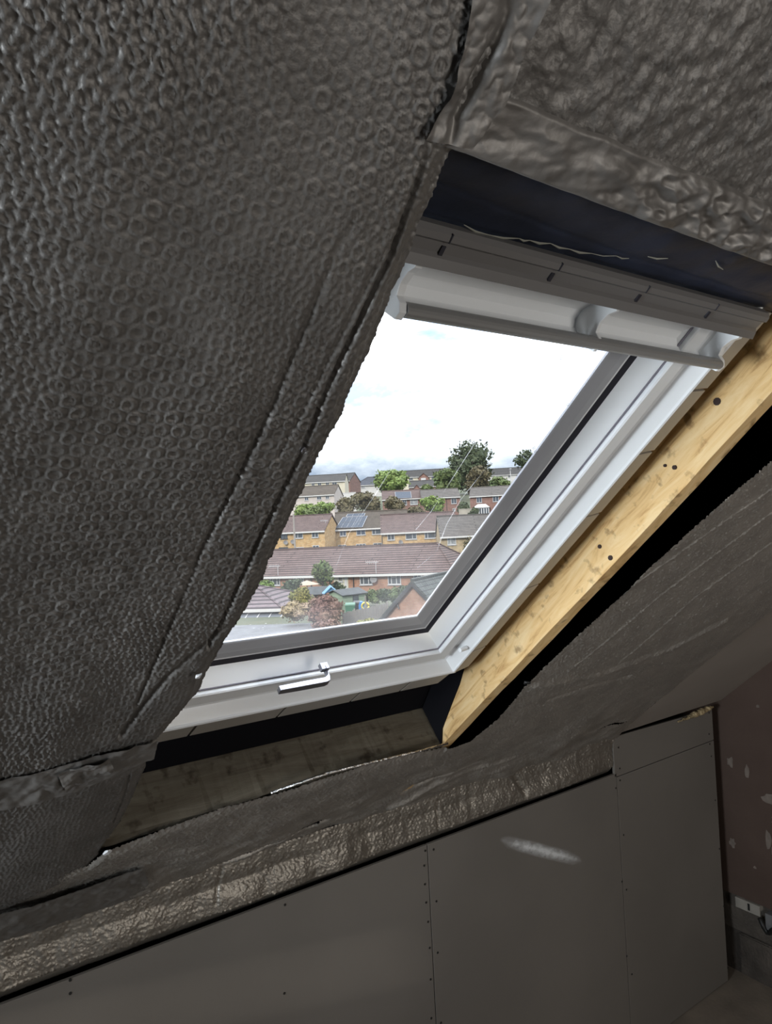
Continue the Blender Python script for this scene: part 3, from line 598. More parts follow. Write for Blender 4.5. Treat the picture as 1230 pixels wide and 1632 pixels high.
# drape of foil that closes the gap between slope and knee wall
fy, fz = roofpt(2.2, HFOIL)
uu = np.arange(-.70, 2.648, .0038); vv = np.linspace(0, 1, 64); U, Vv = np.meshgrid(uu, vv, indexing='ij')
upl = [wpt(x, y) for x, y in ((0, 1470), (150, 1440), (222, 1440), (353, 1377), (428, 1367), (620, 1301), (696, 1275), (760, 1243), (810, 1225), (860, 1215), (977, 1171))]
zu = fz+.010+0*U
zb = ZT-.03
zz = zu+(zb-zu)*Vv
bul = .030*np.sin(np.clip(Vv, 0, 1)*math.pi*.9)*(1+.5*vnoise(U, U*0, 3, 1, 91))
yy = YK+.018-.030*np.clip(1-Vv*3, 0, 1) - bul*(.55) + .010*vnoise(U, zz, 4, 6, 93) + .012*np.clip((Vv-.75)/.25, 0, 1)
relf = bubbles(U, zz, .0150, .0048, 23, 1.0) + .0018*fbm(U*1.3, zz, 26, 95, 3) + .016*np.abs(vnoise(U, zz, 5.5, 9, 97))*np.sin(Vv*math.pi)
yy -= relf
for px, w_, d_ in (([(350, 1375), (343, 1440)], .005, .006), ([(695, 1275), (700, 1335)], .005, .006), ([(810, 1225), (835, 1262)], .012, .012)):
    yy += groove(U, zz, [wpt(x, y) for x, y in px], w_, d_)
yy = np.where(Vv > .72, np.maximum(yy, YK+.016), yy) + .07*np.clip((Vv-.74)/.26, 0, 1)**1.4
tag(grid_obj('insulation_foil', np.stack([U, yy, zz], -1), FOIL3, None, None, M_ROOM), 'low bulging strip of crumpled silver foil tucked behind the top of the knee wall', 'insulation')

# navy membrane from the foil's edge up to the window head
uu = np.linspace(.42, 1.385, 120); vv = np.linspace(0, 1, 40); U, Vv = np.meshgrid(uu, vv, indexing='ij')
sA = interp_edge(be, 0, np.clip(U, be[0][0], 1.2))-.012; sA = np.where(U > 1.04, np.interp(U, [1.04, 1.39], [.138+.0, .14]), sA)
S = sA+(.345*DD-sA)*Vv; h = HFOIL+.006+(.945*DD-HFOIL-.006)*Vv + (.003*fbm(U, Vv*.2, 9, 51, 3))*np.sin(Vv*math.pi) + .006*np.clip(Vv-.9, 0, .1)*10 + .003*groove(U, Vv*.2, [(.45, .10), (.70, .13), (.85, .14), (1.1, .15), (1.38, .15)], .006, 1)
tag(grid_obj('membrane', np.stack([U, S, h], -1), MEMB, None, None, M_ROOF), 'dark navy membrane stretched between the taped foil and the head of the window', 'membrane')
mem = bpy.data.objects['membrane.001']
def on_memb(x, y):
    lo, hi = 0.0, 1.0
    f = lambda V: (lambda p: p[1]-((np.interp(p[0], [q[0] for q in be], [q[1] for q in be])-.012)*(1-V)+.345*DD*V))(on_roof(x, y, HFOIL+.006+(.945*DD-HFOIL-.006)*V))
    for k in range(30):
        m_ = (lo+hi)/2
        if f(m_) > 0: lo = m_
        else: hi = m_
    h_ = HFOIL+.006+(.945*DD-HFOIL-.006)*lo; a_ = on_roof(x, y, h_); return (a_[0], a_[1], h_-.003)
DIRT = mat('dried pale dirt', (.30, .30, .26), .9)
for pl in ([(737, 356), (775, 372), (825, 378), (842, 381), (875, 386), (905, 395), (940, 402), (980, 406), (1000, 410)], [(1138, 414), (1150, 428)], [(1030, 407), (1062, 410)]):
    dirt = MB(); rr_ = random.Random(5)
    for (x0_, y0_), (x1_, y1_) in zip(pl[:-1], pl[1:]):
        a = Vector(on_memb(x0_, y0_)); b_ = Vector(on_memb(x1_, y1_)); dirt.tube([a, a.lerp(b_, .5)+Vector((0, .002, 0)), b_], [.0005, rr_.uniform(.0006, .0018), .0005], 5)
    dirt.build('dirt_line', DIRT, mem)

# scraps stuck to the foil's edge
def scrap(name, px, sz, mt, label, cat, lift=.02):
    a, b_ = on_roof(*px, HFOIL-lift); r_ = random.Random(sum(px)); m = MB()
    pts = [(a+sz*math.cos(w)*r_.uniform(.6, 1.1), b_+sz*1.3*math.sin(w)*r_.uniform(.6, 1.1), HFOIL-lift+r_.uniform(-.002, .002)) for w in (0, .9, 1.9, 2.8, 3.7, 4.6, 5.5)]
    m.prism(pts, (.001, .001, .004)); return tag(m.build(name, mt, None, M_ROOF, bevel=.0008), label, cat)
scrap('plastic_scrap', (317, 1079), .006, WHITEP, 'small white plastic scrap on the foil edge beside the lower window rail', 'scrap')
scrap('plastic_scrap', (171, 1360), .011, WHITEP, 'white scrap at the lower left corner of the opening, below the trimmer', 'scrap')
scrap('staple', (484, 719), .004, STEEL, 'small bright staple in the crease of the near foil sheet', 'staple', .012)
a, b_ = on_roof(838, 1083, HFOIL-.004)
tag(MB().tube([(a-.012, b_, HFOIL-.01), (a, b_-.006, HFOIL-.018), (a+.010, b_+.004, HFOIL-.014), (a+.004, b_+.012, HFOIL-.008), (a-.006, b_+.006, HFOIL-.012)], .004, 7).build('cable', SCREW, None, M_ROOF, smooth=True), 'knotted black cable end poking out at the foil edge beside the rafter', 'cable')
#OUTSIDE#
# ------------------------------------------------------------------ the street and the hill outside
def z1(x, y): return 400+x/2.674, 680+y/2.674
VK = .37                      # scales the street's colours down to offset the brightened sky
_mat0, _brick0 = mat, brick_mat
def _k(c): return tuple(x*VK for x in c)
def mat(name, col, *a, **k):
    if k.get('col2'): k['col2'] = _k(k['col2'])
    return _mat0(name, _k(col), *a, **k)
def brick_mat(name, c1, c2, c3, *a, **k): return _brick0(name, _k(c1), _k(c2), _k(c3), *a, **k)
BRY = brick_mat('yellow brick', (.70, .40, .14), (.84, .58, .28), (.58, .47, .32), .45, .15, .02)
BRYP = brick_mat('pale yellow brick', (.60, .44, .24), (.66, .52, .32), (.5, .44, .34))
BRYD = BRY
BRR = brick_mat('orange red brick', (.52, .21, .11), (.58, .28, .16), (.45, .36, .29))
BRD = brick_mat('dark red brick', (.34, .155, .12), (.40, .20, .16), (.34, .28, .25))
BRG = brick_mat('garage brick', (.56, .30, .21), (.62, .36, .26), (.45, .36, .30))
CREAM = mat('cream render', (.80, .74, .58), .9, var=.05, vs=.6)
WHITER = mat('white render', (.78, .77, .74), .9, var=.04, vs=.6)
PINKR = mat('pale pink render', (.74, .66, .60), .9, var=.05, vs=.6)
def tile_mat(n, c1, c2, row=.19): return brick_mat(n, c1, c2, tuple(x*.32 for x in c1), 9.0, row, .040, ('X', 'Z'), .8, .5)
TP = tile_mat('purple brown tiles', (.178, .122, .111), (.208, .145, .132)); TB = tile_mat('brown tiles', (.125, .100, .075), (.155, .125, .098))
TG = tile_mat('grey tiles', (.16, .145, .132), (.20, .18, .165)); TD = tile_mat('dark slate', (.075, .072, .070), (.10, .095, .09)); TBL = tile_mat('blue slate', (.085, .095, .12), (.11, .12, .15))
WF = mat('white window frame', (.74, .74, .74), .4); PANE = mat('dark glazing', (.10, .12, .14), .08, spec=.8); PANEW = mat('curtained glazing', (.45, .47, .48), .2, var=.3, vs=1.5)
GUT = mat('white gutter board', (.80, .79, .76), .5); PIPE = mat('black downpipe', (.03, .03, .03), .5); SOLAR = mat('solar cells', (.075, .095, .13), .5, spec=.06); ALU = mat('aluminium rail', (.7, .7, .72), .4, .6)
DISH = mat('grey dish', (.20, .19, .185), .6); AER = mat('aerial', (.75, .75, .75), .4)

class House:
    def __init__(s, name, label, cat, x0, x1, DL, DR, eave, depth, base, wall, roof, ridge, hipL=0, hipR=0, over=.3, group=None):
        # x0,x1: survey columns of the front corners; eave/ridge: survey points giving their heights
        pa = Vector((ax(x0[0], x0[1], DL), DL, 0)); pb = Vector((ax(x1[0], x1[1], DR), DR, 0)); d = pb-pa
        s.L = d.length; s.M = M_VIL @ Matrix.Translation(pa) @ Matrix.Rotation(math.atan2(d.y, d.x), 4, 'Z'); s.Mi = s.M.inverted(); s.dep = depth
        s.root = empty(name, s.M @ Matrix.Translation((0, 0, base))); s.base = base; s.par = Matrix.Translation((0, 0, -base))
        tag(s.root, label, cat, group)
        ze = s.px(*eave)[1]; zr = s.px(*ridge, dy=depth/2)[1]; s.ze, s.zr = ze, zr
        L, dp, hb = s.L, depth, base
        w = MB().box(0, 0, hb, L, dp, ze-.05)
        if not hipL: w.prism([(0, .0, ze-.06), (0, dp, ze-.06), (0, dp/2, zr-.12)], (.25, 0, 0))
        if not hipR: w.prism([(L-.25, 0, ze-.06), (L-.25, dp, ze-.06), (L-.25, dp/2, zr-.12)], (.25, 0, 0))
        s.add(w, 'wall', wall)
        k = (zr-ze)/(dp/2); o = over; zo = ze-k*o; ol = .12 if not hipL else o; orr = .12 if not hipR else o
        r = MB(); t = .14
        A = [(-ol, -o, zo), (L+orr, -o, zo), (L+orr, dp+o, zo), (-ol, dp+o, zo)]; R0 = (hipL if hipL else -ol, dp/2, zr); R1 = (L-hipR if hipR else L+orr, dp/2, zr)
        up = lambda p: (p[0], p[1], p[2]+t)
        for q in ([A[0], A[1], R1, R0], [A[2], A[3], R0, R1]): r.poly([up(p) for p in q]); r.poly(q)
        for q in ([A[0], R0, A[3]], [A[1], R1, A[2]]):
            hip = hipL if q[0] is A[0] else hipR
            if hip: r.poly([up(p) for p in q]); r.poly(q)
            else:
                r.poly([q[0], q[1], up(q[1]), up(q[0])]); r.poly([q[1], q[2], up(q[2]), up(q[1])])
        r.poly([A[0], A[1], up(A[1]), up(A[0])]); r.poly([A[2], A[3], up(A[3]), up(A[2])])
        if hipL: r.poly([A[0], A[3], up(A[3]), up(A[0])])
        if hipR: r.poly([A[1], A[2], up(A[2]), up(A[1])])
        rc = [Vector(up(R0)), Vector(up(R1))]; r.tube([rc[0], rc[1]], .11, 6)
        for hp_, c_ in ((hipL, (A[0], R0)), (hipL, (A[3], R0)), (hipR, (A[1], R1)), (hipR, (A[2], R1))):
            if hp_: r.tube([up(c_[0]), up(c_[1])], .10, 6)
        s.roof = s.add(r, 'roof', roof)
        s.add(MB().box(-ol, -o-.10, zo-.10, L+orr, -o+.02, zo+.10), 'gutter', GUT)
        s.k, s.o, s.zo = k, o, zo+t
    def add(s, m, name, mt, parent=None, **kw): 
        o = m.build(name, mt, parent or s.root, s.par if parent is None else None, **kw); return o
    def px(s, x, y, dy=0.0):
        yy = dy; r = Vector(ray(x, y)); o = s.Mi @ Vector((0, 0, CAMZ)); d = s.Mi.to_3x3() @ r; t = (yy-o.y)/d.y; p = o+d*t; return p.x, p.z
    def roofpx(s, x, y, lift=.05):
        r = Vector(ray(x, y)); o = s.Mi @ Vector((0, 0, CAMZ)); d = s.Mi.to_3x3() @ r
        # front slope: z = zo + k*(y+o)
        t = (s.zo+s.k*(o.y+s.o)-o.z)/(d.z-s.k*d.y); p = o+d*t; return Vector((p.x, p.y, p.z+lift))
    def window(s, x0, y0, x1, y1, mull=(.5,), trans=None, pane=None, name='window', fm=None):
        ax0, az1 = s.px(*z1(x0, y0)); ax1, az0 = s.px(*z1(x1, y1)); f = .075; m = MB(); fm = fm or WF
        m.box(ax0, -.05, az0, ax1, .02, az0+f).box(ax0, -.05, az1-f, ax1, .02, az1).box(ax0, -.05, az0, ax0+f, .02, az1).box(ax1-f, -.05, az0, ax1, .02, az1)
        m.box(ax0-.06, -.12, az0-.06, ax1+.06, .0, az0)
        for q in mull: c = ax0+(ax1-ax0)*q; m.box(c-f*.5, -.05, az0, c+f*.5, .02, az1)
        if trans: c = az1-(az1-az0)*trans[0]; m.box(ax0+(ax1-ax0)*trans[1], -.05, c-f*.5, ax0+(ax1-ax0)*trans[2], .02, c+f*.5)
        w = s.add(m, name, fm); MB().box(ax0+f*.5, -.03, az0+f*.5, ax1-f*.5, .0, az1-f*.5).build('pane', pane or PANE, w); return w
    def door(s, x0, y0, x1, y1, mt):
        ax0, az1 = s.px(*z1(x0, y0)); ax1, _ = s.px(*z1(x1, y1)); return s.add(MB().box(ax0, -.06, s.base, ax1, .01, az1), 'door', mt, bevel=.01)
    def pipe(s, x, y0, y1):
        a_, zt = s.px(*z1(x, y0)); _, zb = s.px(*z1(x, y1)); s.add(MB().tube([(a_, -.14, zt), (a_, -.08, zt-.3), (a_, -.08, max(zb, s.base))], .05, 8), 'downpipe', PIPE)
    def dish(s, x, y, r=.32):
        a_, z_ = s.px(*z1(x, y)); m = MB(); n = 14; c0 = Vector((a_, -.28, z_))
        ax_ = Vector((.35, -.85, .35)).normalized(); e1_ = ax_.orthogonal().normalized(); e2_ = ax_.cross(e1_); rings = []
        for q in range(4):
            rr_ = r*q/3; i0 = len(m.v)
            for j in range(n): w = 6.283*j/n; m.v.append(tuple(c0+e1_*rr_*math.cos(w)+e2_*rr_*math.sin(w)+ax_*(.5*rr_*rr_/r*.5)))
            rings.append(i0)
        for q in range(3):
            for j in range(n): m.f.append((rings[q]+j, rings[q]+(j+1) % n, rings[q+1]+(j+1) % n, rings[q+1]+j))
        m.tube([tuple(c0), (a_, .02, z_-.1)], .025, 6); m.tube([tuple(c0), tuple(c0+ax_*.3)], .012, 5); s.add(m, 'satellite_dish', DISH)
    def aerial(s, x, y0, y1, w=.9):
        p = s.roofpx(*z1(x, y1)); zt = s.px(*z1(x, y0), dy=p.y)[1]; m = MB().tube([(p.x, p.y, p.z-.1), (p.x, p.y, zt)], .022, 6).tube([(p.x-w, p.y-.1, zt), (p.x+.25, p.y+.03, zt)], .02, 6)
        for q in range(7): xx = p.x-w+q*.17; m.tube([(xx, p.y-.1, zt-.16), (xx, p.y-.1, zt+.16)], .012, 5)
        s.add(m, 'aerial', AER)
    def chimney(s, x, ytop, w=.7, mt=None):
        a_, zt = s.px(*z1(x, ytop), dy=s.dep/2); m = MB().box(a_-w/2, s.dep/2-.35, s.zr-.6, a_+w/2, s.dep/2+.35, zt); m.box(a_-w/2-.06, s.dep/2-.41, zt-.2, a_+w/2+.06, s.dep/2+.41, zt-.05)
        m.tube([(a_-.15, s.dep/2, zt-.05), (a_-.15, s.dep/2, zt+.3)], .1, 8); m.tube([(a_+.15, s.dep/2, zt-.05), (a_+.15, s.dep/2, zt+.3)], .1, 8); s.add(m, 'chimney', mt or BRD)
    def panel(s, quad, name='solar_panel'):
        p = [s.roofpx(*z1(*q), lift=.10) for q in quad]; n = (p[1]-p[0]).cross(p[3]-p[0]).normalized()*.04
        if n.z < 0: n = -n
        m = MB().hexa([*p, *[q+n for q in p]]); o = s.add(m, name, SOLAR)
        f = MB()
        for a_, b_ in zip(p, p[1:]+p[:1]): f.tube([a_+n, b_+n], .03, 4)
        f.build('panel_frame', ALU, o); return o

# ground: flat gardens, then the hill
GP = [(-40, -7.6), (25, -5.4), (60, -5.4), (104, -5.2), (118, -3.6), (132, -.6), (150, 1.0), (165, 2.6), (180, 5.2), (200, 8.6), (235, 12.2), (262, 14.2), (320, 16.5), (520, 17)]
bb = np.array([2.5, 12, 20, 28, 36, 44, 52, 60, 70, 80, 92, 104, 111, 118, 125, 132, 141, 150, 158, 165, 172, 180, 190, 200, 218, 235, 250, 262, 290, 320, 400, 520.0]); aa = np.linspace(-260, 260, 66)
A_, B_ = np.meshgrid(aa, bb, indexing='ij'); Zg = np.interp(B_, [p[0] for p in GP], [p[1] for p in GP]) + np.where(B_ > 110, .5, .03)*fbm(A_, B_, .03, 5, 3)
def gz(b): return float(np.interp(b, [p[0] for p in GP], [p[1] for p in GP]))
GRASS = mat('rough grass', (.065, .085, .032), .95, col2=(.11, .115, .055), vs=.35, detail=8)
struct(grid_obj('hillside', np.stack([A_, B_, Zg], -1), GRASS, None, None, M_VIL))
TARM = mat('worn tarmac', (.18, .185, .20), .9, var=.18, vs=1.2, detail=8)
rd = MB(); q = [at(*z1(-160, 830), 40.5), at(*z1(215, 808), 40.5)]
rd.hexa([(-26, 22, -5.75), (-3.0, 24, -5.75), (-4.6, 43.0, -5.75), (-26, 46.4, -5.75), (-26, 22, -5.33), (-3.0, 24, -5.33), (-4.6, 43.0, -5.33), (-26, 46.4, -5.33)])
struct(rd.build('road', TARM, None, M_VIL))
fl = MB()
for k in range(70):
    a_ = random.uniform(-15, -5); b_ = random.uniform(31, 44); r_ = random.uniform(.03, .075)
    fl.poly([(a_+r_*math.cos(w)*random.uniform(.6, 1.2), b_+r_*1.6*math.sin(w), -5.325) for w in (0, 1.2, 2.4, 3.6, 4.9)])
tag(fl.build('fallen_leaves', mat('pale leaf', (.6, .6, .58), .8), None, M_VIL), 'pale fallen leaves scattered over the tarmac at the foot of the view', 'leaves', kind='stuff')

# ---- bungalow row
Z = z1
bg_ = House('bungalow', 'long red-brick bungalow with a purple-brown hipped roof and white windows', 'house', Z(-60, 640), Z(858, 640), 69.5, 61.2, Z(435, 626), 8.5, -5.4, BRR, TP, Z(600, 511), hipR=2.6, over=.35)
for r_, kw in (((80, 640, 125, 676), dict(mull=(.3, .7))), ((180, 636, 226, 665), dict(mull=(.3, .7))), ((463, 629, 518, 673), dict(mull=(.3, .7), trans=(.3, .3, .7))), ((582, 628, 640, 672), dict(mull=(.28, .66), trans=(.3, .28, .66))), ((692, 628, 729, 656), dict(mull=(.5,))), ((778, 623, 822, 643), dict(mull=(.45,)))): bg_.window(*r_, **kw)
CREAMP = mat('cream porch panel', (.74, .72, .56), .7)
a0_, zt_ = bg_.px(*Z(352, 633)); a1_, _ = bg_.px(*Z(413, 633)); bg_.add(MB().box(a0_, -.03, bg_.base, a1_, .02, zt_), 'porch_panel', CREAMP)
bg_.window(370, 638, 392, 661, mull=(), pane=PANEW); bg_.door(398, 636, 411, 690, WF)
for x in (256, 436): bg_.pipe(x, 626, 692)
bg_.aerial(533, 577, 625); bg_.aerial(115, 594, 634); bg_.dish(527, 650)
# ---- yellow brick houses
hb_ = House('house', 'yellow-brick house on the left with a purple roof and its plain gable to the right', 'house', Z(20, 450), Z(313, 450), 101.2, 99.2, Z(235, 445), 8, -5.1, BRYD, TP, Z(270, 380), group=None)
for r_, kw in (((125, 453, 156, 478), dict(mull=(.55,), fm=PIPE)), ((187, 450, 222, 475), dict(mull=(.35,))), ((258, 446, 288, 472), dict(mull=(.5,))), ((118, 515, 158, 536), dict(mull=(.5,), fm=PIPE)), ((190, 514, 226, 536), dict(mull=(.5,), pane=PANEW)), ((262, 506, 291, 530), dict(mull=(.5,)))): hb_.window(*r_, **kw)
hb_.dish(150, 494); hb_.dish(180, 491); hb_.aerial(318, 400, 412, .7)
hc_ = House('house', 'yellow-brick house with solar panels on its brown roof', 'house', Z(356, 440), Z(668, 430), 105, 105, Z(460, 433), 8, -5.1, BRY, TB, Z(560, 362))
for r_, kw in (((377, 440, 406, 466), dict(mull=(.5,))), ((448, 434, 488, 461), dict(mull=(.5,))), ((514, 430, 558, 458), dict(mull=(.35,))), ((370, 504, 407, 522), dict(mull=(.5,))), ((447, 500, 489, 518), dict(mull=(.33, .66))), ((520, 496, 559, 515), dict(mull=(.5,)))): hc_.window(*r_, **kw)
def lerp2(p, q_, t): return (p[0]+(q_[0]-p[0])*t, p[1]+(q_[1]-p[1])*t)
TLq, TRq, BRq, BLq = (392, 390), (496, 384), (474, 432), (362, 435)
for j in range(2):
    for i in range(5):
        c4 = []
        for (di, dj) in ((0, 0), (1, 0), (1, 1), (0, 1)):
            t_ = (i+di)/5; v_ = (j+dj)/2; c4.append(lerp2(lerp2(TLq, TRq, t_), lerp2(BLq, BRq, t_), v_))
        hc_.panel(c4)
for i in range(3): hc_.panel([lerp2((412, 376), (487, 372), i/3), lerp2((412, 376), (487, 372), (i+1)/3), lerp2((405, 388), (482, 384), (i+1)/3), lerp2((405, 388), (482, 384), i/3)])
hd_ = House('house', 'yellow-brick house with a wide purple-brown roof, standing forward of its left neighbour', 'house', Z(556, 452), Z(880, 440), 96, 96, Z(690, 446), 8.2, -5.1, BRY, TP, Z(760, 371))
for r_, kw in (((580, 453, 612, 483), dict(mull=(.5,))), ((657, 447, 706, 479), dict(mull=(.62,), trans=(.3, 0, .62))), ((738, 443, 786, 475), dict(mull=(.3,)))): hd_.window(*r_, **kw)
hd_.dish(637, 493); hd_.pipe(557, 450, 515)
he_ = House('house', 'pale yellow-brick end house with a grey tiled roof', 'house', Z(808, 470), Z(1085, 460), 87, 87, Z(880, 464), 8, -5.1, BRYP, TG, Z(930, 381))
he_.window(835, 470, 874, 503, mull=(.4,), pane=PANEW); he_.window(945, 466, 985, 499, mull=(.5,))
# ---- houses up the hill
hf_ = House('house', 'cream rendered house high on the left of the hill, dark roof', 'house', Z(140, 240), Z(399, 233), 191, 190, Z(320, 235), 9, gz(190)-.6, CREAM, TD, Z(320, 207), over=.25)
for r_ in ((258, 240, 271, 254), (284, 238, 300, 254), (318, 237, 333, 252), (345, 236, 366, 247), (205, 242, 220, 256)): hf_.window(*r_)
hg_ = House('house', 'dark-roofed house with a red-brick gable behind the cream house', 'house', Z(330, 235), Z(420, 228), 206, 204, Z(380, 233), 9, gz(204)-.6, BRD, TD, Z(380, 203), over=.25)
hg_.window(402, 240, 410, 250)
hh_ = House('house', 'pale pink rendered house on the left slope above the bright bushes', 'house', Z(120, 297), Z(353, 290), 158, 156, Z(270, 293), 9, gz(156)-.6, PINKR, TB, Z(280, 255), over=.25)
for r_ in ((228, 301, 245, 314), (280, 298, 300, 311), (317, 295, 333, 308), (180, 303, 196, 315)): hh_.window(*r_)
hi_ = House('house', 'white house with a blue slate roof beside the round green tree', 'house', Z(441, 250), Z(560, 246), 220, 220, Z(480, 249), 9, gz(220)-.6, WHITER, TBL, Z(500, 217), hipL=4, over=.3)
for r_ in ((452, 252, 465, 262), (470, 251, 485, 262)): hi_.window(*r_, pane=PANEW)
hj_ = House('house', 'red-brick house on the slope with a black solar panel on its purple roof', 'house', Z(560, 312), Z(726, 303), 152, 152, Z(660, 307), 8.5, gz(152)-.5, BRD, TP, Z(665, 273), over=.3)
hj_.window(645, 312, 664, 334); hj_.window(677, 310, 711, 332, pane=PANEW)
hj_.panel([(613, 281), (680, 279), (684, 306), (617, 308)])
hk_ = House('house', 'red-brick house with a grey roof behind the light green tree', 'house', Z(727, 303), Z(889, 298), 150, 150, Z(820, 301), 8.5, gz(150)-.5, BRD, TG, Z(810, 269), over=.3)
for r_ in ((733, 307, 745, 325), (852, 306, 876, 328), (858, 348, 871, 360), (790, 308, 805, 326)): hk_.window(*r_)
hk_.pipe(832, 303, 360)
hl_ = House('house', 'red-brick pair on the right with a white conservatory in front', 'house', Z(932, 298), Z(1150, 288), 149, 147, Z(1000, 294), 8.5, gz(148)-.5, BRD, TG, Z(1030, 258), over=.3)
for r_ in ((960, 301, 984, 323), (1029, 297, 1056, 319)): hl_.window(*r_)
cx0, cz1_ = hl_.px(*Z(950, 346), dy=-3.0); cx1, cz0_ = hl_.px(*Z(1014, 378), dy=-3.0)
cons = MB(); 
for q in range(7):
    x_ = cx0+(cx1-cx0)*q/6; cons.box(x_-.09, -3.05, hl_.base, x_+.09, -2.95, cz1_)
cons.box(cx0, -3.05, cz1_-.15, cx1, -2.95, cz1_+.05).box(cx0, -3.05, hl_.base, cx1, -2.95, cz1_-1.7)
zap = hl_.px(*Z(982, 330), dy=-1.8)[1]; xm = (cx0+cx1)/2
cf = hl_.add(cons, 'conservatory', WF)
MB().box(cx0+.05, -2.98, hl_.base, cx1-.05, -.02, cz1_-.02).build('pane', PANE, cf)
rp = MB(); e_ = [(cx0-.2, -3.2, cz1_), (cx1+.2, -3.2, cz1_), (cx1+.2, 0, cz1_), (cx0-.2, 0, cz1_)]; t1 = (xm-.8, -1.8, zap); t2 = (xm+.8, -1.8, zap)
rp.poly([e_[0], e_[1], t2, t1]).poly([e_[1], e_[2], t2]).poly([e_[2], e_[3], t1, t2]).poly([e_[3], e_[0], t1]).poly(e_); rp.build('conservatory_roof', WF, cf)
hm_ = House('terrace', 'long dark-roofed terrace with cream walls along the hilltop', 'house', Z(612, 217), Z(832, 210), 262, 260, Z(720, 213), 9, gz(260)-.6, CREAM, TD, Z(720, 186), over=.3)
for r_ in ((640, 215, 652, 228), (672, 214, 690, 228), (768, 212, 782, 226), (795, 211, 806, 224)): hm_.window(*r_)
def gablet(h, x0, x1, yb, ye, ya, wall):
    a_, z_b = h.px(*Z(x0, yb), dy=-1.2); b__, z_e = h.px(*Z(x1, ye), dy=-1.2); z_a = h.px(*Z((x0+x1)/2, ya), dy=-1.2)[1]
    g_ = h.add(MB().prism([(a_, -1.2, min(z_b, z_e-2)), (b__, -1.2, min(z_b, z_e-2)), (b__, -1.2, z_e), ((a_+b__)/2, -1.2, z_a), (a_, -1.2, z_e)], (0, 3.5, 0)), 'front_gable', wall)
    rf = MB(); m_ = (a_+b__)/2
    for (p, q_) in (((a_-.2, z_e-.15), (m_, z_a+.05)), ((m_, z_a+.05), (b__+.2, z_e-.15))): rf.hexa([(p[0], -1.4, p[1]), (q_[0], -1.4, q_[1]), (q_[0], 3, q_[1]), (p[0], 3, p[1]), (p[0], -1.4, p[1]+.2), (q_[0], -1.4, q_[1]+.2), (q_[0], 3, q_[1]+.2), (p[0], 3, p[1]+.2)])
    rf.build('gable_roof', TP, g_); return g_
gablet(hm_, 714, 757, 236, 217, 200, BRD)
xa, zb_ = hm_.px(*Z(724, 228), dy=-1.2); xb, zt2 = hm_.px(*Z(744, 218), dy=-1.2); hm_.add(MB().box(xa, -1.26, zb_, xb, -1.18, zt2), 'window', WF)
hn_ = House('house', 'low dark roof with a small red gable below the hilltop terrace', 'house', Z(672, 258), Z(792, 252), 236, 235, Z(730, 256), 9, gz(235)-1, BRD, TD, Z(730, 231), over=.3)
gablet(hn_, 690, 723, 280, 268, 250, BRD)
ho_ = House('terrace', 'far white terrace under a long dark roof at the right end of the hilltop', 'house', Z(1000, 206), Z(1200, 200), 272, 270, Z(1080, 205), 9, gz(271)-.6, WHITER, TD, Z(1080, 178), over=.3)
for x in (1060, 1095, 1130): ho_.window(x, 206, x+10, 216)
# ---- near left bungalow roof with a glazed lean-to
hp_ = House('bungalow', 'near bungalow at the lower left with a purple-grey hipped tile roof', 'house', Z(-330, 790), Z(118, 762), 50, 48.5, Z(70, 772), 7, -5.4, BRYP, tile_mat('mauve tiles', (.21, .165, .175), (.25, .20, .21), .20), Z(30, 684), hipR=3.0, over=.4)
LT = mat('grey lean-to glazing', (.22, .24, .27), .3)
x0_, z0_ = hp_.px(*Z(-120, 790), dy=-.6); x1_, _ = hp_.px(*Z(130, 780), dy=-.6)
lt = hp_.add(MB().hexa([(x0_, -1.6, hp_.ze-.95), (x1_, -1.6, hp_.ze-.95), (x1_, -.02, hp_.ze-.32), (x0_, -.02, hp_.ze-.32), (x0_, -1.6, hp_.ze-.9), (x1_, -1.6, hp_.ze-.9), (x1_, -.02, hp_.ze-.27), (x0_, -.02, hp_.ze-.27)]), 'lean_to', LT)
for k in range(6):
    x_ = x0_+(x1_-x0_)*k/5; MB().hexa([(x_-.03, -1.6, hp_.ze-.9), (x_+.03, -1.6, hp_.ze-.9), (x_+.03, -.02, hp_.ze-.27), (x_-.03, -.02, hp_.ze-.27), (x_-.03, -1.6, hp_.ze-.85), (x_+.03, -1.6, hp_.ze-.85), (x_+.03, -.02, hp_.ze-.22), (x_-.03, -.02, hp_.ze-.22)]).build('glazing_bar', WF, lt)
for x_ in (x0_+.1, x1_-.1): MB().box(x_-.05, -1.55, -5.42, x_+.05, -1.45, hp_.ze-.92).build('post', WF, lt)
# ---- brick gable of the garage at the lower right
za_ = az(658, 928, 37); D0 = 37
apx = Vector((ax(658, 928, D0), D0, 0)); dirx = Vector((math.cos(-.42), math.sin(-.42), 0)); Mg = M_VIL @ Matrix.Translation(apx) @ Matrix.Rotation(-.42, 4, 'Z')
gr = empty('garage', Mg @ Matrix.Translation((0, 0, -5.4))); tag(gr, 'brick garage gable with a dark tiled roof beside the fence', 'garage')
GT = Matrix.Translation((0, 0, 5.4)); hw_ = 2.25; kz = 1.02
MB().prism([(-hw_, 0, -5.4), (hw_, 0, -5.4), (hw_, 0, za_-kz*hw_), (0, 0, za_-.02), (-hw_, 0, za_-kz*hw_)], (0, 5.5, 0)).build('wall', BRG, gr, GT)
rf = MB()
for sg in (-1, 1):
    p, q_ = (0, za_), (sg*(hw_+.22), za_-kz*(hw_+.22)); rf.hexa([(p[0], -.18, p[1]), (q_[0], -.18, q_[1]), (q_[0], 5.7, q_[1]), (p[0], 5.7, p[1]), (p[0], -.18, p[1]+.12), (q_[0], -.18, q_[1]+.12), (q_[0], 5.7, q_[1]+.12), (p[0], 5.7, p[1]+.12)])
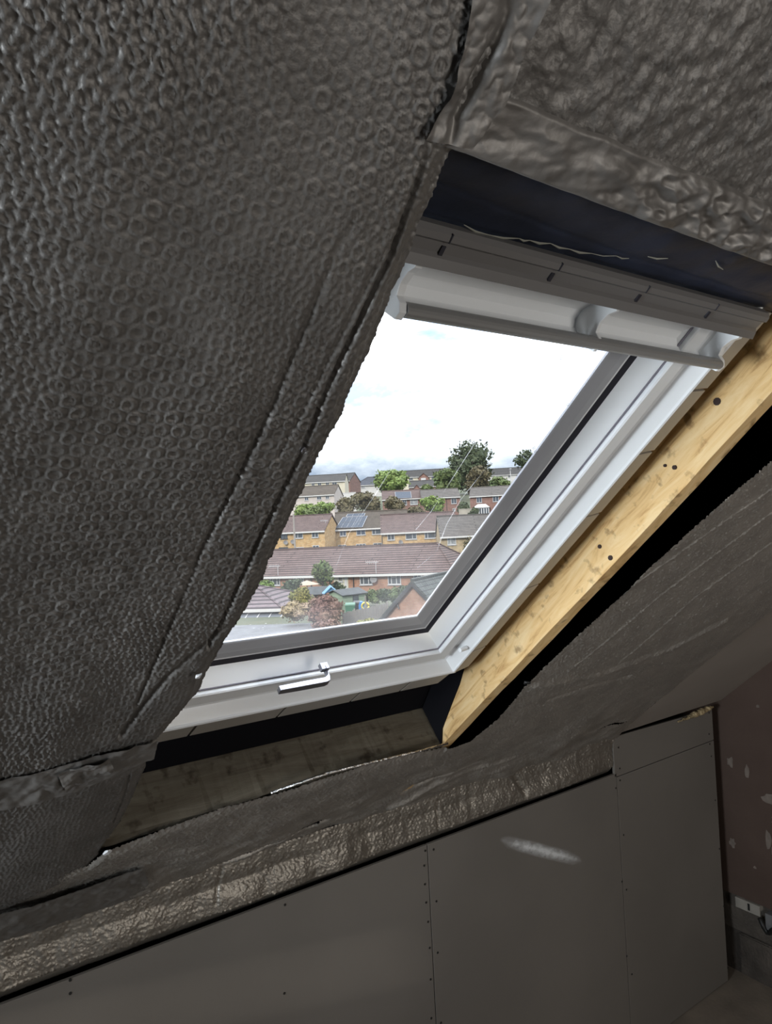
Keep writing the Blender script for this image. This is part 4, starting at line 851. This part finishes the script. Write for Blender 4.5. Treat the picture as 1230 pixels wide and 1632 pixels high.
rf.tube([(0, -.18, za_+.12), (0, 5.7, za_+.12)], .09, 6)
rf.build('roof', brick_mat('dark grey garage tiles', (.11, .125, .12), (.15, .165, .155), (.05, .055, .055), .3, .2, .02, ('Y', 'Z'), .8, .4), gr, GT)
for sg in (-1, 1): MB().prism([(0, -.2, za_+.02), (sg*(hw_+.22), -.2, za_-kz*(hw_+.22)+.02), (sg*(hw_+.22), -.2, za_-kz*(hw_+.22)-.2), (0, -.2, za_-.2)], (0, .04, 0)).build('barge_board', PIPE, gr, GT)
MB().tube([(-.95, -.08, za_-1.0), (-.80, -.16, za_-1.35)], .045, 8).build('pipe', PIPE, gr, GT)
# ---- sheds
GREENP = mat('pale green painted boards', (.33, .43, .30), .8, var=.08, vs=2); FELT = mat('dark felt', (.075, .085, .09), .9, var=.2, vs=3); BLUEP = mat('blue painted boards', (.16, .40, .68), .7)
def shed(name, label, a_, b_, rot, w, l, hw__, hr, wallm, roofm, base=-5.4, boards=True):
    M = M_VIL @ Matrix.Translation((a_, b_, base)) @ Matrix.Rotation(rot, 4, 'Z'); r = empty(name, M); tag(r, label, 'shed')
    m = MB(); m.prism([(0, 0, 0), (w, 0, 0), (w, 0, hw__), (w/2, 0, hr-.04), (0, 0, hw__)], (0, l, 0)); m.build('wall', wallm, r)
    if boards:
        n = int(hw__/.16)
        for k in range(n): MB().box(w, .0, .16*k+.005, w+.018, l, .16*k+.15).build('board', wallm, r)
        for k in range(n): MB().box(0, -.018, .16*k+.005, w, .0, .16*k+.15).build('board', wallm, r)
    rf = MB()
    for sg in (0, 1):
        p = (w/2, hr); q_ = (-.15, hw__-.15*(hr-hw__)/(w/2)) if sg == 0 else (w+.15, hw__-.15*(hr-hw__)/(w/2))
        rf.hexa([(p[0], -.15, p[1]), (q_[0], -.15, q_[1]), (q_[0], l+.15, q_[1]), (p[0], l+.15, p[1]), (p[0], -.15, p[1]+.05), (q_[0], -.15, q_[1]+.05), (q_[0], l+.15, q_[1]+.05), (p[0], l+.15, p[1]+.05)])
    rf.build('roof', roofm, r); return r
def z3(x, y): return 390+x/5.857, 850+y/5.857
# corner of the green shed seen at z3(918, ...): nearest vertical edge
ca = ax(*z3(918, 650), 46.5); zt = az(*z3(918, 578), 46.5); rot = math.radians(-48)
wv = Vector((math.cos(rot), math.sin(rot))); 
hs = zt+5.4
sh = shed('garden_shed', 'pale green garden shed with a dark felt roof behind the fence', ca-1.7*wv.x, 46.5-1.7*wv.y, rot, 1.7, 1.9, hs, az(*z3(868, 534), 47.0)+5.4, GREENP, FELT)
MB().box(1.7, .85, hs-.75, 1.735, 1.25, hs-.12).build('pane', PANE, MB().box(1.7, .80, hs-.8, 1.73, 1.3, hs-.07).build('window', PIPE, sh))
ca2 = ax(*z3(748, 580), 53.0)
bl = shed('playhouse', 'small bright blue playhouse gable behind the green shed', ca2, 53.0, .12, ax(*z3(868, 580), 53)-ca2, 1.8, az(*z3(760, 560), 53)+5.4, az(*z3(812, 503), 53)+5.4, BLUEP, BLUEP)
ca3 = ax(*z3(600, 560), 56.0)
ds = shed('garden_shed', 'low shed with a dark grey felt roof left of the blue playhouse', ax(*z3(790, 560), 55.6), 55.6, math.radians(90), 2.4, ax(*z3(790, 560), 55.6)-ca3, az(*z3(700, 566), 55.6)+5.4, az(*z3(700, 500), 56.8)+5.4, mat('brown shed boards', (.22, .16, .11), .9), FELT, boards=False)
# ---- green wheelie bin, toy and barbecue beside the shed
BING = mat('dark green plastic', (.06, .22, .13), .5)
def wheelie(label, a_, b_, mt, base=-5.4, h_=1.5, w=.75):
    r = empty('wheelie_bin', M_VIL @ Matrix.Translation((a_, b_, base))); tag(r, label, 'bin')
    MB().hexa([(-w*.4, -w*.4, .06), (w*.4, -w*.4, .06), (w*.4, w*.4, .06), (-w*.4, w*.4, .06), (-w*.5, -w*.5, h_), (w*.5, -w*.5, h_), (w*.5, w*.5, h_), (-w*.5, w*.5, h_)]).build('body', mt, r, bevel=.02)
    MB().hexa([(-w*.54, -w*.54, h_), (w*.54, -w*.54, h_), (w*.54, w*.56, h_), (-w*.54, w*.56, h_), (-w*.5, -w*.45, h_+.08), (w*.5, -w*.45, h_+.08), (w*.5, w*.56, h_+.12), (-w*.5, w*.56, h_+.12)]).build('lid', mt, r, bevel=.01)
    for sx in (-1, 1): MB().tube([(sx*w*.42, w*.35, .11), (sx*w*.5, w*.35, .11)], .11, 12).build('wheel', PIPE, r)
wheelie('green wheelie bin standing against the pale green shed', ax(*z3(985, 700), 45.0), 45.0, BING, h_=az(*z3(985, 668), 45)+5.4, w=.62)
wheelie('black bin between the green bin and the blue and yellow toy', ax(*z3(1048, 700), 46.0), 46.0, PIPE, h_=az(*z3(1048, 648), 46.0)+5.4, w=.46)
def toy():
    a_ = ax(*z3(1082, 655), 44.9); zt_ = az(*z3(1082, 637), 44.9)
    r = empty('toy_slide', M_VIL @ Matrix.Translation((a_, 44.9, -5.4))); tag(r, 'blue and yellow plastic toy beside the pale green shed', 'toy')
    H = zt_+5.4; Y_ = mat('yellow plastic', (.75, .62, .08), .4); B_l = mat('blue plastic', (.06, .28, .72), .4)
    MB().prism([(-.14, 0, 0), (.20, 0, 0), (.20, 0, H-.15), (.08, 0, H), (-.06, 0, H), (-.14, 0, H-.25)], (0, .4, 0)).build('body', B_l, r, bevel=.03)
    MB().tube([(.28+.22*math.cos(w), -.02, H-.3+.22*math.sin(w)) for w in [k*.52 for k in range(13)]], .07, 8).build('ring', Y_, r, smooth=True)
    MB().box(.2, -.05, 0, .36, .05, H-.5).build('post', Y_, r)
toy()
# ---- timber fence
FEN = mat('weathered fence board', (.31, .285, .26), .95, var=.15, vs=2.5, stretch=(4, 4, .5)); fr_ = empty('fence', M_VIL @ Matrix.Translation((ax(*z3(915, 760), 42), 42, -5.4)))
tag(fr_, 'weathered grey board fence running in front of the green shed', 'fence')
p0 = Vector((ax(*z3(915, 742), 42), 42)); p1 = Vector((ax(617, 961, 45), 45)); zt0 = az(*z3(925, 742), 42)+5.4; zt1 = az(617, 961, 45)+5.4; n = 34; dv = (p1-p0)
fb = MB().box(0, 0, 0, dv.length/n*.90, .022, 1).mesh('board'); fb.materials.append(FEN)
for k in range(n):
    o = bpy.data.objects.new('board', fb); C.objects.link(o); o.parent = fr_; t_ = k/n; q = dv*t_; o.location = (q.x, q.y, 0); o.rotation_euler = (random.uniform(-.01, .01), random.uniform(-.008, .008), math.atan2(dv.y, dv.x)); o.scale = (1, 1, zt0+(zt1-zt0)*t_+random.uniform(-.05, .03))
for k in range(5):
    t_ = k/4; q = dv*t_; MB().box(q.x-.05, q.y+.03, 0, q.x+.05, q.y+.13, zt0+(zt1-zt0)*t_+(.08 if k != 2 else .7)).build('post', FEN, fr_)
MB().hexa([(0, .03, .4), (dv.x, dv.y+.03, .4), (dv.x, dv.y+.08, .4), (0, .08, .4), (0, .03, .5), (dv.x, dv.y+.03, .5), (dv.x, dv.y+.08, .5), (0, .08, .5)]).build('rail', FEN, fr_)
# ---- trees, shrubs and hedges
def leafmat(n, c1, c2):
    m = mat(n, c1, .7, col2=c2, vs=.9, detail=6, ramp=(.40, .60), spec=.25); return m
G_BR = leafmat('bright green leaves', (.16, .26, .045), (.27, .36, .09)); G_MID = leafmat('mid green leaves', (.10, .155, .04), (.17, .22, .07)); G_DK = leafmat('dark green leaves', (.055, .085, .035), (.10, .13, .055))
G_OL = leafmat('olive brown leaves', (.13, .115, .05), (.20, .165, .085)); G_RED = leafmat('red brown leaves', (.21, .105, .08), (.30, .19, .13)); G_PALE = leafmat('pale seed heads', (.40, .31, .17), (.46, .34, .24)); G_YEL = leafmat('yellow green leaves', (.30, .27, .06), (.24, .26, .07)); BARK = mat('bark', (.11, .085, .065), .95)
def foliage_mesh(blobs, n, leaf, seed, name, core=.80):
    r = np.random.RandomState(seed); V = []; F = []
    vol = np.array([b[3]*b[4]*b[5] for b in blobs])**.67; cnt = np.maximum((n*vol/vol.sum()).astype(int), 8); off = 0
    for (cx, cy, cz, rx, ry_, rz_), c in zip(blobs, cnt):
        d = r.normal(size=(c, 3)); d /= np.linalg.norm(d, axis=1)[:, None]; rad = r.uniform(.62, 1.06, c)**.6
        lump = 1+.16*np.sin(d[:, 0]*7+seed)*np.sin(d[:, 1]*6+seed*2)+.14*np.sin(d[:, 2]*8+seed*3)
        p = d*np.array([rx, ry_, rz_])*(rad*lump)[:, None]+np.array([cx, cy, cz])
        nn = d+r.normal(size=(c, 3))*.7; nn /= np.linalg.norm(nn, axis=1)[:, None]
        t1_ = np.cross(nn, r.normal(size=(c, 3))); t1_ /= np.linalg.norm(t1_, axis=1)[:, None]; t2_ = np.cross(nn, t1_); s_ = leaf*r.uniform(.6, 1.3, c)[:, None]
        q = np.stack([p+t1_*s_, p+t2_*s_*.6, p-t1_*s_, p-t2_*s_*.6], 1).reshape(-1, 3); V.append(q); F.append(np.arange(off, off+4*c).reshape(-1, 4)); off += 4*c
    Vx = np.concatenate(V); Fx = [tuple(f) for f in np.concatenate(F)]; Vl = [tuple(v) for v in Vx]
    me = bpy.data.meshes.new(name)
    if core:
        for (cx, cy, cz, rx, ry_, rz_) in blobs:
            i0 = len(Vl); nu, nv = 10, 6
            for j in range(nv+1):
                for i in range(nu):
                    ph = math.pi*j/nv; w = 6.283*i/nu; k_ = core*(1+.12*math.sin(5*w+j*2+seed)); Vl.append((cx+rx*k_*math.sin(ph)*math.cos(w), cy+ry_*k_*math.sin(ph)*math.sin(w), cz+rz_*k_*math.cos(ph)))
            for j in range(nv):
                for i in range(nu): Fx.append((i0+j*nu+i, i0+j*nu+(i+1) % nu, i0+(j+1)*nu+(i+1) % nu, i0+(j+1)*nu+i))
    me.from_pydata(Vl, [], Fx); me.update(); return me
def plant(kind, label, x, top, bot, hw__, D, mt, n=1500, leaf=None, seed=1, trunk=True, blobs=6, grp=None, core=.78, base=None, cat=None, lean=0, cone=False, fl=.0, zf=z1):
    ca_ = ax(*zf(x, (top+bot)/2), D); zt_ = az(*zf(x, top), D); zb_ = az(*zf(x, bot), D); R_ = abs(ax(*zf(x+hw__, top), D)-ax(*zf(x, top), D)); g0 = gz(D) if base is None else base
    zb_ = max(zb_, g0-.1) if not trunk else zb_
    r = empty(kind, M_VIL @ Matrix.Translation((ca_, D, g0))); tag(r, label, cat or kind, grp)
    H = zt_-zb_; zc = (zt_+zb_)/2-g0; rr = random.Random(seed); bl_ = []
    if cone:
        for k in range(blobs):
            t_ = (k+.5)/blobs; w = R_*(1.0-.72*t_)*rr.uniform(.75, 1.0); bl_.append((rr.uniform(-.32, .32)*w+lean*t_*R_, rr.uniform(-.3, .3)*w, zb_-g0+H*t_, w*.8, w*.8, H/blobs*.85))
        bl_.append((lean*R_, 0, zt_-g0-H*.09, R_*.22, R_*.22, H*.10))
    else:
        bl_.append((0, 0, zc, R_*.72, R_*.72, H*.42))
        for k in range(blobs): 
            w = 6.283*k/blobs+rr.uniform(-.3, .3); q = rr.uniform(.35, .55); bl_.append((R_*.58*math.cos(w)*rr.uniform(.8, 1.1), R_*.55*math.sin(w), zc+rr.uniform(-.28, .24)*H, R_*q, R_*q, H*.5*q*rr.uniform(.9, 1.25)))
        bl_.append((rr.uniform(-.2, .2)*R_, 0, zt_-g0-H*.18, R_*.42, R_*.42, H*.18))
    me = foliage_mesh(bl_, n, leaf or R_*.075, seed, 'foliage', core); f = link('foliage', me, mt, r); f['kind'] = 'stuff'
    if trunk:
        t_ = MB().tube([(0, 0, -.3), (.05*R_, 0, (zb_-g0)*.6), (lean*.3*R_, 0, zc)], [R_*.10+.05, R_*.08+.04, R_*.04+.02], 8)
        for k in range(4): w = 1.57*k+.4; t_.tube([(0, 0, max(.1, (zb_-g0)*.5)), (R_*.45*math.cos(w), R_*.45*math.sin(w), zc+.15*H)], [R_*.05+.02, R_*.015+.01], 6)
        t_.build('trunk', BARK, r)
    return r
T = 'tree'; SB = 'shrub'
plant(T, 'small dark green tree in front of the bungalow roof', 306, 570, 680, 46, 58, G_MID, 1500, .13, 3, blobs=8, core=.4)
plant(SB, 'bright green shrub at the left end of the bungalow', 62, 655, 705, 42, 57, G_BR, 900, .13, 4, False)
plant(SB, 'dark green shrub below the second bungalow window', 165, 652, 716, 46, 56, G_DK, 1000, .13, 5, False)
plant(SB, 'dark green shrub between the small tree and the porch', 366, 662, 704, 34, 59, G_DK, 700, .12, 6, False)
plant(SB, 'green shrub turning yellow, left of the blue playhouse', 216, 684, 765, 52, 46, G_YEL, 1600, .10, 7, False)
plant(SB, 'large red-brown shrub in front of the green shed', 312, 712, 855, 80, 41, G_RED, 2600, .085, 8, False, blobs=9)
plant(SB, 'pale straw-coloured shrub left of the red-brown shrub', 190, 742, 835, 78, 42.2, G_PALE, 1500, .085, 9, False)
plant(SB, 'dark red low shrub at the foot of the pane, beside the fence', 330, 820, 872, 75, 38, G_RED, 1200, .085, 10, False)
plant(SB, 'yellow-green low shrub at the left foot of the garage', 505, 818, 868, 48, 35.5, G_YEL, 1100, .07, 11, False)
for k, (x, tp) in enumerate(((480, 700), (525, 694), (570, 688), (615, 682), (655, 676))):
    plant(SB, 'dark hedge plant below the bungalow windows, number %s of five from the left' % ('one', 'two', 'three', 'four', 'five')[k] if False else ('first', 'second', 'third', 'fourth', 'fifth')[k]+' bush from the left in the hedge below the bungalow windows', x, tp, 755, 34, 52-k*.3, G_MID if k % 2 else G_DK, 800, .10, 20+k, False, grp='hedge bushes below the bungalow')
plant(T, 'round green tree on the hill left of the hilltop terrace', 598, 182, 300, 80, 186, G_BR, 2600, .42, 30, blobs=9)
plant(SB, 'brown bush on the slope under the round green tree', 490, 278, 370, 66, 141, G_OL, 1600, .30, 31, False, blobs=8, base=-.6)
plant(SB, 'brown bush at the right end of the bright green bushes', 408, 300, 385, 52, 137, G_OL, 1200, .28, 32, False, base=-1.2)
plant(SB, 'dark brown bush in front of the house with the black solar panel', 608, 295, 362, 44, 139, G_OL, 1200, .26, 33, False, base=-.8)
plant(SB, 'bright green bush at the left edge of the hill view', 222, 328, 395, 48, 139, G_BR, 1200, .26, 34, False, base=-1.8)
plant(SB, 'bright green bush below the pale pink house gable', 308, 317, 392, 48, 137, G_BR, 1200, .26, 35, False, base=-1.8)
plant(SB, 'low green bush behind the purple roof of the left house', 260, 345, 395, 40, 133, G_MID, 900, .25, 36, False, base=-1.8)
plant(T, 'light green tree in front of the red-brick houses', 778, 294, 372, 50, 143, G_BR, 1700, .30, 37)
plant(SB, 'low dark bush right of the light green tree', 700, 340, 372, 40, 140, G_OL, 700, .25, 38, False, base=-.8)
plant(T, 'tall dark spreading tree on the hilltop', 925, 64, 290, 100, 206, G_DK, 4600, .46, 40, blobs=11, core=.55)
plant(T, 'broad mid green tree left of the tall dark tree', 838, 178, 290, 62, 189, G_MID, 2400, .45, 41, blobs=8)
plant(T, 'brownish tree at the right foot of the tall dark tree', 965, 170, 285, 55, 190, G_OL, 1700, .45, 42, blobs=8, core=.6)
plant(T, 'thin dark tree at the right edge of the glass', 1172, 96, 190, 50, 232, G_DK, 900, .5, 43, blobs=7, core=0)
plant(SB, 'pale green bushes below the far white terrace', 1058, 214, 270, 62, 222, G_MID, 1300, .5, 44, False, base=8)
plant(SB, 'small green bush beside the low dark roof', 748, 246, 282, 30, 205, G_MID, 700, .4, 45, False, base=7)
plant(SB, 'dark clipped bush left of the white conservatory', 950, 345, 384, 22, 141, G_DK, 700, .22, 46, False, base=-.5)
plant(SB, 'dark bush between the two red-brick houses', 905, 320, 384, 30, 146, G_DK, 800, .25, 47, False, base=0)
plant(T, 'bare pale tree in front of the end house', 925, 468, 545, 28, 84, G_OL, 260, .16, 48, core=0)
# ---- pole, street lamp, garden walls
pa_ = ax(*Z(184, 450), 88); tag(MB().tube([(pa_, 88, gz(88)-.3), (pa_, 88, az(*Z(183, 372), 88))], [.13, .10], 10).build('telegraph_pole', mat('grey pole', (.42, .38, .34), .9), None, M_VIL), 'grey telegraph pole in front of the left yellow-brick house', 'pole')
la = ax(*Z(1105, 200), 200); lp = empty('street_lamp', M_VIL @ Matrix.Translation((la, 200, gz(200)))); tag(lp, 'thin pale street lamp on the hill at the right', 'street lamp')
zt_ = az(*Z(1105, 182), 200)-gz(200); MB().tube([(0, 0, -.3), (0, 0, zt_)], [.16, .10], 8).build('pole', AER, lp); MB().hexa([(-.2, -1.0, zt_), (.2, -1.0, zt_), (.2, .1, zt_), (-.2, .1, zt_), (-.15, -1.0, zt_+.2), (.15, -1.0, zt_+.2), (.15, .1, zt_+.25), (-.15, .1, zt_+.25)]).build('lamp_head', AER, lp)
def low_wall(label, x0, x1, yt, D, mt, thick=.3):
    a_ = ax(*Z(x0, yt), D); b_ = ax(*Z(x1, yt), D); zt_ = az(*Z((x0+x1)/2, yt), D); m = MB().box(a_, D, gz(D)-.8, b_, D+thick, zt_); m.box(a_-.05, D-.05, zt_, b_+.05, D+thick+.05, zt_+.12)
    tag(m.build('garden_wall', mt, None, M_VIL), label, 'wall')
low_wall('white garden wall right of the pale pink house', 388, 446, 282, 172, WHITER)
low_wall('pale garden wall left of the dark clipped bush', 885, 945, 352, 143, mat('pale stone', (.5, .46, .38), .9, var=.1, vs=1))
# parasol in the bungalow garden
pr_ = empty('parasol', M_VIL @ Matrix.Translation((ax(*Z(238, 662), 61), 61, -5.4))); tag(pr_, 'beige garden parasol in front of the bungalow', 'parasol')
zc_ = az(*Z(238, 655), 61)+5.4; cm = MB(); nseg = 8
for k in range(nseg):
    w0, w1 = 6.283*k/nseg, 6.283*(k+1)/nseg; cm.poly([(1.1*math.cos(w0), 1.1*math.sin(w0), zc_-.35), (1.1*math.cos(w1), 1.1*math.sin(w1), zc_-.35), (0, 0, zc_)])
cm.build('canopy', mat('beige canvas', (.46, .40, .30), .9), pr_); MB().tube([(0, 0, 0), (0, 0, zc_)], .03, 8).build('pole', AER, pr_); MB().tube([(0, 0, 0), (0, 0, .08)], .3, 14).build('base', PIPE, pr_)
